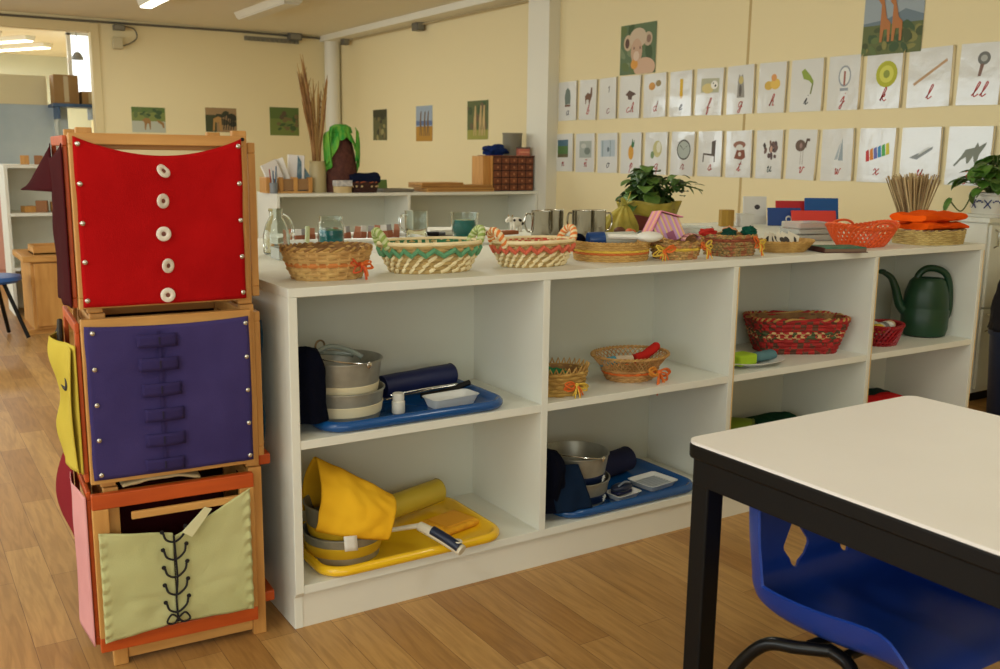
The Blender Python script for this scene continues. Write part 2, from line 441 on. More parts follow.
it = [((108, 122, 58), bg), ((84, 104, 50), rect(-.5, .5, .1, .5))] + blobs(rg, 18, [G1, G2, (110, 96, 60), (88, 74, 52)], -.2, .45, -.35, .3, .05, .14)
sheet('wildlife_photo', 'small green photo of brush pile on the back wall beside the dried reeds', 'photo', (3.075, 8.398, 1.43), .33, .30, clip(it), RB)
# on the right wall
RR = -PI / 2
it = [((92, 92, 58), bg), ((60, 60, 40), rect(-.5, .5, .25, .5))] + blobs(rg, 14, [(150, 140, 90), (120, 108, 70), (52, 52, 38)], -.4, .4, -.45, .3, .06, .16)
sheet('wildlife_photo', 'narrow dark photo on the right wall nearest the white corner pole', 'photo', (3.698, 7.29, 1.39), .33, .31, clip(it), RR)
it = [((150, 164, 178), bg), ((92, 112, 150), rect(-.5, .5, -.05, .08)), ((178, 130, 48), rect(-.5, .5, -.5, -.08))]
for x in (-.2, .05, .25): it += [((112, 88, 58), [(x - .06, .1), (x - .02, .32), (x + .05, .36), (x + .02, .1), (x + .08, -.35), (x + .03, -.35), (x, -.05), (x - .04, -.35), (x - .08, -.35)])]
sheet('wildlife_photo', 'photo of animals on orange ground under blue sky, middle of three on right wall', 'photo', (3.698, 6.32, 1.385), .33, .33, clip(it), RR)
it = [((88, 98, 56), bg), ((150, 148, 66), rect(-.5, .5, -.5, -.25))] + blobs(rg, 16, [G2, (58, 74, 44), (104, 88, 60)], -.5, .5, -.2, .5, .06, .15)
for x in (-.12, .14, .3): it += [((190, 162, 108), [(x - .06, 0), (x + .0, .38), (x + .05, .36), (x + .06, 0), (x + .07, -.4), (x + .03, -.4), (x + .01, -.1), (x - .03, -.4), (x - .07, -.4)])]
sheet('wildlife_photo', 'photo of long necked animals among trees on right wall nearest the white column', 'photo', (3.698, 5.335, 1.395), .35, .33, clip(it), RR)
it = [((92, 112, 76), bg)] + blobs(rg, 12, [G1, G2, (120, 134, 96)], -.5, .5, -.5, .5, .08, .2)
it += [((196, 172, 140), ell(-.28, .14, .12, .16)), ((92, 62, 48), ell(-.3, .13, .06, .1)), ((190, 168, 140), ell(.28, .18, .12, .14)), ((140, 112, 92), ell(.3, .18, .06, .08)),
       ((200, 180, 152), ell(0, .22, .24, .2)), ((194, 160, 132), ell(-.03, -.05, .16, .26)), ((206, 170, 140), ell(.2, -.38, .3, .2)), ((214, 150, 60), ell(-.08, -.3, .1, .1)),
       ((120, 90, 72), ell(-.1, .02, .02, .03)), ((120, 90, 72), ell(.07, .02, .02, .03)), ((214, 190, 166), ell(-.03, -.14, .08, .1))]
sheet('animal_poster', 'poster of a pale long-eared animal face above the letter cards', 'poster', (3.697, 3.235, 1.82), .37, .33, clip(it), RR, tilt=0)
it = [((150, 160, 164), bg), ((106, 122, 130), [(-.5, .02), (-.1, .06), (.2, .2), (.5, .08), (.5, -.1), (-.5, -.1)]), ((96, 104, 56), rect(-.5, .5, -.5, -.02))] + blobs(rg, 24, [G1, G2, (130, 126, 66), (70, 80, 40)], -.5, .5, -.45, -.02, .05, .13)
for x, s in ((-.2, 1), (.0, .9)):
    it += [((176, 112, 58), [(x - .02, .42 * s), (x + .03, .42 * s), (x + .1, .08), (x + .17, 0), (x + .17, -.3), (x + .13, -.3), (x + .12, -.1), (x + .06, -.1), (x + .04, -.3), (x, -.3), (x + .0, 0), (x - .0, .3 * s), (x - .06, .38 * s)])]
sheet('giraffe_poster', 'poster of two giraffes standing in green bush above the letter cards', 'poster', (3.697, 1.25, 1.79), .35, .31, clip(it), RR)

# ---- letter cards -------------------------------------------------
DARK, RED = (52, 56, 70), (176, 44, 36)
# cursive strokes, x and y in letter units (0..1 wide, 0..1 x-height, ascenders to 2, descenders to -1)
L_ = {
 'a': [[(.75, .85), (.4, 1), (.05, .5), (.3, 0), (.7, .4), (.85, 1), (.8, .2), (1.1, .1)]],
 'b': [[(0, .1), (.4, .8), (.6, 1.8), (.4, 2), (.25, 1.4), (.2, .2), (.5, 0), (.8, .4), (.7, .8), (1.1, .8)]],
 'c': [[(.8, .85), (.5, 1), (.1, .6), (.15, .1), (.5, 0), (1, .35)]],
 'd': [[(.75, .85), (.4, 1), (.05, .5), (.3, 0), (.7, .4), (1.0, 2), (.8, .2), (1.1, .1)]],
 'e': [[(0, .2), (.5, .6), (.7, .9), (.4, 1), (.15, .5), (.3, 0), (.9, .3)]],
 'f': [[(0, .1), (.5, 1), (.7, 1.8), (.5, 2), (.35, 1.2), (.2, -.8), (.3, -1), (.5, -.5), (.4, 0), (.9, .3)]],
 'g': [[(.75, .85), (.4, 1), (.05, .5), (.3, 0), (.7, .4), (.85, 1), (.65, -.6), (.35, -1), (.2, -.6), (1, .2)]],
 'h': [[(0, .1), (.5, 1), (.7, 1.8), (.5, 2), (.3, 1.2), (.15, 0), (.3, .6), (.65, 1), (.75, .6), (.7, .1), (1.1, .2)]],
 'i': [[(0, .1), (.45, 1), (.35, .2), (.5, 0), (.9, .35)], [(.55, 1.4), (.58, 1.5)]],
 'j': [[(0, .1), (.5, 1), (.4, -.5), (.2, -1), (.05, -.6), (.8, .3)], [(.55, 1.4), (.58, 1.5)]],
 'k': [[(0, .1), (.5, 1), (.7, 1.8), (.5, 2), (.3, 1.2), (.15, 0), (.3, .6), (.65, 1), (.7, .7), (.35, .5), (.75, 0), (1.1, .2)]],
 'l': [[(0, .1), (.5, 1), (.75, 1.8), (.55, 2), (.35, 1.2), (.25, .2), (.5, 0), (.9, .35)]],
 'n': [[(0, .6), (.25, 1), (.2, 0), (.3, .6), (.65, 1), (.75, .6), (.7, .1), (1.1, .2)]],
 'o': [[(.6, 1), (.15, .7), (.15, .1), (.6, 0), (.85, .5), (.6, 1), (.7, .8), (1.1, .85)]],
 'p': [[(0, .2), (.4, 1.1), (.1, -1)], [(.25, .4), (.6, 1), (.85, .6), (.6, .05), (.3, .1)]],
 'q': [[(.75, .85), (.4, 1), (.05, .5), (.3, 0), (.7, .4), (.85, 1), (.65, -1), (.9, -.5), (1, .2)]],
 'r': [[(0, .1), (.4, 1.1), (.5, .9), (.8, .9), (.6, .2), (.75, 0), (1.1, .3)]],
 's': [[(0, .1), (.5, 1.1), (.7, .4), (.5, 0), (.15, .1)], [(.55, .02), (1.1, .3)]],
 't': [[(0, .1), (.5, 1), (.7, 1.8), (.4, .3), (.5, 0), (.9, .3)], [(.2, 1.25), (.95, 1.3)]],
 'u': [[(0, .7), (.25, 1), (.15, .2), (.35, 0), (.65, .4), (.8, 1), (.7, .15), (1.1, .2)]],
 'v': [[(0, .7), (.25, 1), (.35, 0), (.65, .3), (.75, 1), (1.1, .9)]],
 'w': [[(0, .7), (.2, 1), (.2, .1), (.4, 0), (.6, .9), (.6, .1), (.85, 0), (1.05, .9), (1.3, .9)]],
 'x': [[(0, .7), (.25, 1), (.5, .5), (.7, 0), (1.05, .3)], [(.9, 1), (.1, 0)]],
 'y': [[(0, .7), (.25, 1), (.15, .4), (.4, .1), (.7, .6), (.8, 1), (.55, -.7), (.3, -1), (.2, -.6), (1, .2)]],
 'z': [[(0, .8), (.4, 1), (.7, .8), (.1, 0), (.5, .1), (.5, -.7), (.2, -1), (.1, -.6), (1, .2)]],
}
def ribbon(mb, pts, w, y, mi=0):
    P = smooth_path([(x, 0, z) for x, z in pts], 5) if len(pts) > 2 else [Vector((x, 0, z)) for x, z in pts]
    vs = []; fs = []
    for i, p in enumerate(P):
        a = P[max(0, i - 1)]; b = P[min(len(P) - 1, i + 1)]; t = (b - a); t = t.normalized() if t.length else Vector((1, 0, 0))
        nrm = Vector((-t.z, 0, t.x)) * w / 2
        vs += [(p.x + nrm.x, y, p.z + nrm.z), (p.x - nrm.x, y, p.z - nrm.z)]
    fs = [(2 * i, 2 * i + 1, 2 * i + 3, 2 * i + 2) for i in range(len(P) - 1)]
    mb.add(vs, fs, mi)
def letter(ch, col, parent, cx, cz, s):
    m = MB(); x0 = 0
    total = len(ch) * 1.05
    for c in ch:
        base = 'n' if c == '~' else c
        for st in L_[base]:
            ribbon(m, [((x + x0 - total / 2 + .22 * y) * s * 1.05 + cx, y * s + cz) for x, y in st], s * .17, -.0016)
        if c == '~': ribbon(m, [((x + x0 - total / 2 + .4) * s * .9 + cx, y * s + cz) for x, y in [(.1, 1.45), (.4, 1.65), (.6, 1.45), (.95, 1.65)]], s * .15, -.0016)
        x0 += 1.15
    return m.build('letter', flat(col), parent, smooth=False, weld=False)
P = []
GR, BR, YE = (96, 104, 92), (112, 78, 54), (206, 168, 52)
tree_ = [((104, 116, 104), [(-.14, -.1), (-.17, .12), (-.1, .32), (0, .38), (.12, .3), (.16, .1), (.14, -.08)]), ((116, 78, 52), rect(-.15, .15, -.16, -.1))]
llama = [(BR, [(-.2, .1), (-.05, .2), (.1, .16), (.14, .34), (.22, .34), (.22, .1), (.12, -.05), (.1, -.12), (.05, -.12), (.02, 0), (-.1, .0), (-.12, -.12), (-.16, -.12)])]
small_ = [((84, 80, 76), [(.0, .3), (.08, .34), (.06, .18), (.02, .14), (.04, .24)])]
hat_ = [((92, 70, 58), [(-.24, .06), (-.05, .18), (.22, .1), (.28, .06), (.1, .02), (.08, -.08), (-.1, -.06), (-.12, .02)])]
two_ = [((206, 150, 76), ell(-.15, .24, .15, .1)), ((150, 128, 84), ell(.14, .3, .12, .08))]
pencil = [((216, 174, 40), rect(-.07, .07, -.06, .36)), ((230, 200, 150), [(-.07, -.06), (.07, -.06), (0, -.14)])]
seal_ = [((178, 178, 150), rect(-.34, .34, -.02, .32)), ((212, 194, 130), ell(-.08, .08, .22, .12)), ((236, 232, 220), ell(.16, .16, .13, .1)), ((50, 48, 44), ell(.2, .14, .03, .03)), ((50, 48, 44), ell(.12, .2, .02, .02))]
cat_ = [((150, 146, 136), [(-.14, -.18), (-.12, .2), (-.08, .36), (-.02, .3), (.06, .36), (.1, .2), (.15, -.18)]), ((196, 180, 116), ell(0, .22, .09, .09)), ((98, 92, 84), ell(-.02, -.02, .05, .14))]
fruit_ = [((206, 170, 74), ell(-.14, .05, .16, .1)), ((222, 184, 84), ell(.1, .08, .18, .12)), ((214, 150, 84), ell(.04, .22, .1, .08))]
lizard = [((138, 158, 60), [(-.2, .3), (-.1, .36), (.1, .2), (.2, .08), (.18, -.0), (.05, .1), (-.12, .14)]), ((120, 130, 70), [(.16, .06), (.2, .04), (.14, -.2), (.1, -.18)])]
cage_ = [((150, 156, 160), ell(0, .14, .2, .22)), ((222, 222, 214), ell(0, .14, .16, .18)), ((160, 96, 80), rect(-.03, .03, -.05, .24)), ((150, 156, 160), rect(-.13, .13, -.16, -.1))]
kiwi_ = [((176, 176, 40), ell(.06, .12, .3, .26)), ((206, 204, 84), ell(.06, .12, .2, .17)), ((140, 150, 60), ell(.06, .12, .09, .08))]
stick_ = [((186, 150, 110), [(-.4, -.1), (-.36, -.14), (.38, .28), (.36, .33)])]
key_ = [((110, 110, 104), ell(.04, .28, .15, .12)), ((168, 168, 160), ell(.04, .28, .08, .06)), ((128, 96, 84), [(-.03, .18), (.06, .18), (-.0, -.04), (-.07, -.04)])]
top_items = [('a', DARK, tree_, 'grey-green tree'), ('b', RED, llama, 'brown long-necked animal'), ('c', (130, 62, 70), small_, 'tiny dark figure'), ('ch', RED, hat_, 'dark spread shape'),
             ('d', RED, two_, 'two round sweets'), ('e', DARK, pencil, 'yellow pencil'), ('f', RED, seal_, 'white seal'), ('g', RED, cat_, 'standing cat'), ('h', RED, fruit_, 'yellow heap'),
             ('i', (40, 44, 48), lizard, 'green lizard'), ('j', RED, cage_, 'bird cage'), ('k', RED, kiwi_, 'yellow-green round fruit'), ('l', RED, stick_, 'slanting pencil'), ('ll', RED, key_, 'grey key')]
land_ = [((70, 104, 120), rect(-.26, .26, .2, .38)), ((76, 112, 56), rect(-.26, .26, -.08, .2)), ((100, 92, 60), rect(-.26, .26, -.14, -.04))]
grey_ = [((160, 166, 156), rect(-.32, .32, -.14, .34)), ((112, 122, 112), ell(.1, .05, .16, .1)), ((188, 190, 180), ell(-.1, .2, .14, .07))]
snow_ = [((172, 184, 190), rect(-.36, .36, -.1, .36)), ((142, 158, 160), rect(-.3, -.24, -.1, .36)), ((142, 158, 160), rect(.1, .15, -.1, .36)), ((104, 118, 122), ell(.02, .1, .06, .07))]
pine_ = [((206, 150, 50), ell(-.02, .02, .13, .2)), ((54, 110, 66), [(-.02, .18), (.04, .4), (.1, .28), (.16, .38), (.12, .18), (.06, .14)])]
cheese = [((196, 190, 132), ell(.04, .12, .2, .22)), ((120, 144, 100), ell(-.18, -.04, .08, .1)), ((216, 214, 190), ell(.1, .16, .1, .14))]
clock_ = [((84, 84, 76), ell(.03, .1, .3, .26)), ((170, 178, 168), ell(.03, .1, .26, .22)), ((60, 60, 56), [(.02, .1), (.04, .12), (.2, .22), (.19, .2)]), ((60, 60, 56), [(.02, .1), (.04, .08), (-.14, .2), (-.12, .22)])]
chair_ = [((92, 84, 76), [(-.3, .02), (.05, .0), (.05, .3), (.22, .34), (.2, -.06), (.2, -.2), (.16, -.2), (.16, -.06), (-.26, -.02), (-.28, -.2), (-.32, -.2)])]
phone = [((132, 76, 54), [(-.2, -.1), (-.1, .1), (.2, .1), (.24, -.08), (.1, -.14)]), ((150, 104, 84), ell(0, .22, .24, .09)), ((208, 206, 196), ell(0, .16, .14, .07)), ((206, 200, 190), ell(.02, .0, .06, .05))]
grape = blobs(random.Random(3), 16, [(94, 74, 72), (112, 86, 76), (70, 60, 56)], -.22, .26, -.08, .26, .05, .1) + [((190, 150, 130), ell(.06, .12, .05, .08))]
bird_ = [((100, 80, 66), ell(-.08, .2, .18, .13)), ((88, 70, 58), [(.06, .2), (.12, .36), (.24, .36), (.24, .3), (.16, .3), (.12, .14)]), ((170, 160, 150), rect(-.06, -.04, -.22, .1)), ((170, 160, 150), rect(.02, .04, -.22, .1)), ((150, 120, 110), ell(-.06, .2, .05, .06))]
sail_ = [((150, 162, 166), [(.02, -.12), (.18, -.12), (.14, .36)]), ((168, 178, 180), [(.0, -.1), (-.1, -.1), (.1, .3)])]
xylo = [(c, [(-.3 + .11 * i, -.14 + .03 * i), (-.2 + .11 * i, -.12 + .03 * i), (-.24 + .11 * i, .1 + .03 * i + .02), (-.32 + .11 * i, .08 + .03 * i)]) for i, c in enumerate([(196, 60, 60), (214, 130, 50), (104, 110, 176), (64, 140, 190), (80, 170, 84), (214, 204, 70)])]
boat_ = [((140, 146, 146), [(-.3, -.04), (-.1, -.08), (.28, .12), (.3, .18), (.0, .06), (-.1, .04)]), ((206, 208, 204), [(-.08, .0), (.18, .13), (.2, .18), (-.02, .08)])]
fox_ = [((128, 132, 118), [(-.36, -.18), (-.2, -.02), (-.1, .12), (.1, .16), (.16, .26), (.2, .18), (.36, .26), (.34, .2), (.22, .04), (.16, -.14), (.12, -.14), (.08, .0), (-.02, -.14), (-.06, -.14), (-.08, -.02), (-.2, -.08), (-.32, -.2)])]
bot_items = [('n', (150, 50, 60), land_, 'green and blue landscape'), ('~', RED, grey_, 'pale grey animal'), ('o', DARK, snow_, 'snowy wood'), ('p', RED, pine_, 'pineapple'), ('q', RED, cheese, 'pale yellow wedge'),
             ('r', (150, 62, 62), clock_, 'round clock'), ('s', RED, chair_, 'wooden chair'), ('t', RED, phone, 'old telephone'), ('u', (50, 76, 72), grape, 'bunch of grapes'), ('v', RED, bird_, 'tall brown bird'),
             ('w', RED, sail_, 'grey sail'), ('x', RED, xylo, 'rainbow xylophone'), ('y', RED, boat_, 'grey yacht'), ('z', RED, fox_, 'grey fox')]
ytop = [4.157, 3.892, 3.653, 3.427, 3.171, 2.911, 2.667, 2.396, 2.144, 1.901, 1.641, 1.400, 1.148, .873, .620]
ybot = [4.219, 3.921, 3.655, 3.393, 3.136, 2.875, 2.622, 2.377, 2.131, 1.894, 1.652, 1.408, 1.152, .895, .63]
SLEEVE = mat('plastic_sleeve', (214, 213, 206), .16, spec=.5, coat=.35, bump=1.0, bscale=11)
def card_row(items, ys, zc, Hc, where, tilts):
    for k, (ch, col, pic, desc) in enumerate(items):
        y1, y0 = ys[k], ys[k + 1]
        W = (y1 - y0) - .028
        lab = 'laminated white card with cursive letter %s under a %s, %s row' % ({'~': 'n with tilde'}.get(ch, ch), desc, where)
        t = thing('letter_card', lab, 'letter card', (XW - .001, (y0 + y1) / 2, zc), group='letter cards pinned on the right wall', rot=(0, math.radians(tilts[k]), RR))
        rr = random.Random(k + int(zc * 100)); cu = rr.uniform(.002, .007); cu2 = rr.uniform(0, .008)
        m = MB(); m.grid(lambda u, v: ((u - .5) * W, -.001 - cu * (2 * u - 1) ** 2 * (1 - v) - cu2 * u ** 2 * v, (v - .5) * Hc), 8, 8)
        # the printed sheet hangs flat inside the sleeve; the sleeve edge curls off the wall
        m2 = MB(); m2.bx(-W / 2, W / 2, -.0022, -.0002, -Hc / 2, Hc / 2)
        m2.build('sleeve', SLEEVE, t, smooth=False)
        picture('picture', pic, t, W * .95, Hc * .9, y0=-.0026)
        lt = letter(ch, col, t, 0, -Hc * .36, Hc * (.115 if ch != 'w' else .10)); lt.location.y = -.0014
        # curled clear edge catching the light
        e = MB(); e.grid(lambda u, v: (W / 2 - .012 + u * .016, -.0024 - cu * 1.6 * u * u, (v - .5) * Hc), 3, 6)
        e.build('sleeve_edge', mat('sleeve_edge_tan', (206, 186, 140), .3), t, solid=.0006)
rt = random.Random(8)
card_row(top_items, ytop, 1.505, .285, 'upper', [rt.uniform(-1.5, 1.5) for _ in range(14)])
card_row(bot_items, ybot, 1.124, .28, 'lower', [rt.uniform(-1.5, 1.5) for _ in range(14)])

# ------------------------------------------------------------------ low shelf units
H = 0.807; t_ = 0.021; ZM = 0.447
def shelf_unit(label, x0, xs, x1, yf, depth, zt, zm, face=1, loc_rz=0, zb=.108, plinth=True):
    """yf: y of the open front, body runs towards +y"""
    t = thing('shelf_unit', label, 'shelf unit', (x0, yf, 0), loc_rz)
    L = x1 - x0
    MB().bx(0, L, 0, depth, zt - t_, zt).build('top_board', WHITE, t, smooth=False, bevel=.0015)
    for k, x in enumerate([0, L - t_]):
        MB().prism([(0, zt - t_), (depth, zt - t_), (depth, 0), (.012, 0), (.012, zb - .030), (0, zb - .016)], x, x + t_,
                   M=Matrix(((0, 0, 1, 0), (1, 0, 0, 0), (0, 1, 0, 0), (0, 0, 0, 1)))).build('side_panel', WHITE, t, smooth=False, bevel=.0015)
    cuts = [0] + [x - x0 for x in xs] + [L]
    for x in cuts[1:-1]:
        o = MB().bx(x - t_ / 2, x + t_ / 2, 0.001, depth - .012, zb, zt - t_).build('divider', [WHITE, EDGE], t, smooth=False, bevel=.001)
    for i in range(len(cuts) - 1):
        a = cuts[i] + (t_ if i == 0 else t_ / 2); b = cuts[i + 1] - (t_ if i == len(cuts) - 2 else t_ / 2)
        MB().bx(a, b, .002, depth - .012, zm - t_ / 2, zm + t_ / 2).build('shelf_board', WHITE, t, smooth=False, bevel=.001)
    MB().bx(t_, L - t_, 0.002, depth - .012, zb - t_, zb).build('bottom_board', WHITE, t, smooth=False, bevel=.001)
    MB().bx(t_, L - t_, depth - .012, depth - .002, zb - t_, zt - t_).build('back_panel', mat('back_board', (212, 213, 198), .6), t, smooth=False)
    MB().bx(t_, L - t_, .014, .032, 0, zb - t_).build('plinth', mat('plinth_white', (226, 222, 206), .5), t, smooth=False)
    return t
sh = shelf_unit('long white laminate shelf unit of eight cubbies with baskets along its top', 0, [.694, 1.376, 2.022], 2.631, 0, .36, H, ZM)
# raw chipboard edge strips on the dividers, as parts
for x, a in ((1.376, 1), (2.022, 1), (2.620, 1)):
    MB().bx(x + .006, x + .0105, -.0006, .0, .112, H - t_ - .002).build('edge_strip', EDGE, sh, smooth=False)
shelf_unit('second white shelf unit standing back to back behind the front one, jars on top', 0.0, [.9, 1.8], 2.631, .362, .42, H, ZM)
shelf_unit('third white shelf unit behind, carrying steel mugs and the potted plant', 0.0, [.9, 1.8], 2.9, .784, .46, H, ZM)
shelf_unit('white shelf unit across the back of the room with drawers and vase on top', 1.49, [2.475], 3.597, 4.25, .40, .827, .41)

# ------------------------------------------------------------------ tall white cabinet with right plant, wood cabinet, stool
t = thing('white_cabinet', 'white cabinet beyond the right end of the long shelf unit with pot plant on top', 'cabinet', (3.42, .47, 0))
MB().bx(.0, .26, .0, .13, .05, .83).build('carcass', WHITE, t, smooth=False, bevel=.003)
MB().bx(-.012, .27, -.014, .14, .83, .852).build('top_board', WHITE, t, smooth=False, bevel=.003)
for z0, z1 in ((.07, .44), (.45, .82)):
    d = MB().bx(.01, .25, -.016, 0, z0, z1).build('door', WHITE, t, smooth=False, bevel=.003)
    MB().tube([(.04, -.015, z1 - .1), (.04, -.035, z1 - .09), (.04, -.035, z1 - .03), (.04, -.015, z1 - .02)], .004, 8).build('handle', STEEL, d)
MB().bx(.02, .26, .03, .13, 0, .05).build('plinth', BLACK, t, smooth=False)  # black colour stands in for the shadow gap under the cabinet

t = thing('waste_bin', 'tall dark blue bin at the right edge, beside the white cabinet', 'bin', (3.395, .25, 0))
BLUEBIN = mat('bin_blue', (30, 46, 78), .45)
MB().lathe([(0.0, .0), (.10, 0), (.105, .01), (.125, .36), (.132, .36), (.132, .38), (.12, .38), (.1, .02), (0, .02)], 28).build('bin_body', BLUEBIN, t)
t = thing('dark_jacket', 'black jacket bundled over the top of the blue bin', 'jacket', (3.395, .25, .3805))
m = MB()
def jk(u, v):
    a = 2 * PI * u; r = .125 * (1 - v ** 3) + .004; z = v * .33
    p = (math.cos(a), math.sin(a), v)
    r *= 1 + .28 * nz(p, 2.2, 3) + .08 * nz(p, 7, 1)
    return (r * math.cos(a) + .01 * v, r * math.sin(a), z)
m.grid(jk, 48, 22)
m.build('jacket_body', mat('black_cloth', (26, 24, 30), .9, bump=.4, bscale=60), t, solid=.006)
MB().tube(smooth_path([(-.13, -.05, .02), (-.155, -.08, .01), (-.15, -.09, -.10)]), .012, 8).build('sleeve_cuff', mat('tan_trim', (150, 126, 92), .8), t)

t = thing('wooden_cabinet', 'pale wooden low cabinet on the floor beyond the red framed stand', 'cabinet', (-.02, 4.3, 0))
MB().bx(0, .55, 0, .45, .03, .44).build('carcass', WOOD, t, smooth=False, bevel=.004)
MB().bx(-.04, .58, -.03, .48, .44, .475).build('top_board', WOODX, t, smooth=False, bevel=.004)
MB().bx(.02, .27, -.018, 0, .05, .43).build('door', WOOD, t, smooth=False, bevel=.003)
MB().bx(.28, .53, -.018, 0, .05, .43).build('door', WOOD, t, smooth=False, bevel=.003)
MB().bx(-.03, .56, .02, .44, 0, .03).build('base', WOODX, t, smooth=False)
t = thing('wooden_tray', 'flat pale wooden tray lying on the low wooden cabinet', 'tray', (.21, 4.46, .4752))
MB().bx(-.2, .2, -.12, .12, 0, .012).build('tray_base', WOODX, t, smooth=False)
m = MB(); m.bx(-.2, .2, -.12, -.108, 0, .05); m.bx(-.2, .2, .108, .12, 0, .05); m.bx(-.2, -.188, -.108, .108, 0, .05); m.bx(.188, .2, -.108, .108, 0, .05)
m.build('tray_rim', WOODX, t, smooth=False, bevel=.002)
t = thing('child_stool', 'blue stool with slanted black legs left of the wooden cabinet', 'stool', (-.235, 4.27, 0), .3)
MB().lathe([(0, .34), (.10, .34), (.15, .335), (.165, .35), (.16, .372), (.1, .378), (0, .378)], 28).build('seat', mat('stool_blue', (44, 92, 168), .4), t)
for a in range(4):
    c, s = math.cos(a * PI / 2 + .78), math.sin(a * PI / 2 + .78)
    MB().tube([(c * .07, s * .07, .337), (c * .19, s * .19, .008)], .012, 8).build('leg', BLACK, t)
t = thing('white_shelf', 'white open shelf with wooden material behind the low wooden cabinet', 'shelf', (-.02, 5.1, 0))
for z in (.975, .66, .30): MB().bx(0, .9, .0, .35, z, z + .021).build('shelf_board', WHITE, t, smooth=False)
for x in (-.02, .9): MB().bx(x, x + .02, 0, .35, 0, .997).build('side_panel', WHITE, t, smooth=False)
MB().bx(-.02, .92, .35, .36, 0, .997).build('back_panel', WHITE, t, smooth=False)
def blocks(label, x, y, z, rng, n, cols):
    for i in range(n):
        t = thing('wooden_block', label[i], 'block', (x + i * .085, y, z), rng.uniform(-.3, .3), group='wooden blocks on the white open shelf')
        s = rng.uniform(.05, .075); h = rng.uniform(.04, .09)
        MB().box((0, 0, h / 2), (s, s, h)).build('block_body', cols[i % len(cols)], t, smooth=False, bevel=.003)
wd = [WOOD, mat('brown_wood', (150, 98, 52), .5)]
blocks(['pale wooden block on the middle board of the white open shelf, leftmost', 'brown wooden block second from left on the middle board', 'pale wooden block third from left on the middle board', 'brown wooden block at right on the middle board'], .1, 5.2, .6802, random.Random(2), 4, wd)
blocks(['pale wooden block on top of the white open shelf, leftmost', 'brown wooden block on top of the white open shelf, right one'], .1, 5.2, .9972, random.Random(4), 2, wd)
t = thing('pink_cupboard', 'pink cupboard in the far room at the left edge of the photo', 'cupboard', (-.2, 7.6, 0))
PINK = mat('cupboard_pink', (206, 150, 132), .5)
MB().bx(0, .48, 0, .4, 0, .88).build('carcass', PINK, t, smooth=False, bevel=.004)
MB().bx(.01, .235, -.016, 0, .04, .86).build('door', PINK, t, smooth=False, bevel=.003)
MB().bx(.245, .47, -.016, 0, .04, .86).build('door', PINK, t, smooth=False, bevel=.003)
t = thing('orange_toy', 'small orange object on the floor at the left edge of the photo', 'toy', (-.93, .52, 0), .4)
m = MB(); m.sphere((0, 0, .022), .03, 12, s=(1.5, 1, .72)); m.build('toy_body', mat('toy_orange', (216, 84, 30), .5), t)

# ------------------------------------------------------------------ table and chair
t = thing('school_table', 'white topped table with black rim and legs in right foreground', 'table', (.538, -.685, 0))
TT = mat('table_top_cream', (236, 231, 224), .32, rgb2=(230, 225, 217), scale=2)
def rr_poly(x0, x1, y0, y1, r, n=6):
    out = []
    for cx, cy, a0 in ((x1 - r, y1 - r, 0), (x0 + r, y1 - r, 90), (x0 + r, y0 + r, 180), (x1 - r, y0 + r, 270)):
        for i in range(n + 1):
            a = math.radians(a0 + 90 * i / n); out.append((cx + r * math.cos(a), cy + r * math.sin(a)))
    return out
TW, TL = .71, 1.18
m = MB(); m.prism(rr_poly(0.002, TW - .002, -TL + .002, -.002, .028), .560, .566); m.build('table_top', TT, t, ang=30)
m = MB(); m.prism(rr_poly(0, TW, -TL, 0, .03), .532, .5605); m.build('edge_band', mat('black_rubber_edge', (10, 9, 8), .45, spec=.3), t, ang=30, bevel=.004)
for a in ((.012, .034, -TL + .02, -.02), (TW - .034, TW - .012, -TL + .02, -.02), (.034, TW - .034, -.034, -.012), (.034, TW - .034, -TL + .012, -TL + .034)):
    MB().bx(*a, .478, .532).build('apron', BLACK, t, smooth=False, bevel=.002)
for x in (.014, TW - .058):
    for y in (-.058, -TL + .014):
        l = MB().bx(x, x + .044, y, y + .044, .0, .532).build('leg', BLACK, t, smooth=False, bevel=.004)
tag(MB().lathe([(0, 0), (.018, 0), (.016, .0006), (0, .0008)], 20, sx=1.3, sy=.7).build('smudge_mark', mat('smudge', (196, 184, 166), .5), t, loc=(.40, -.50, .5661)), None)

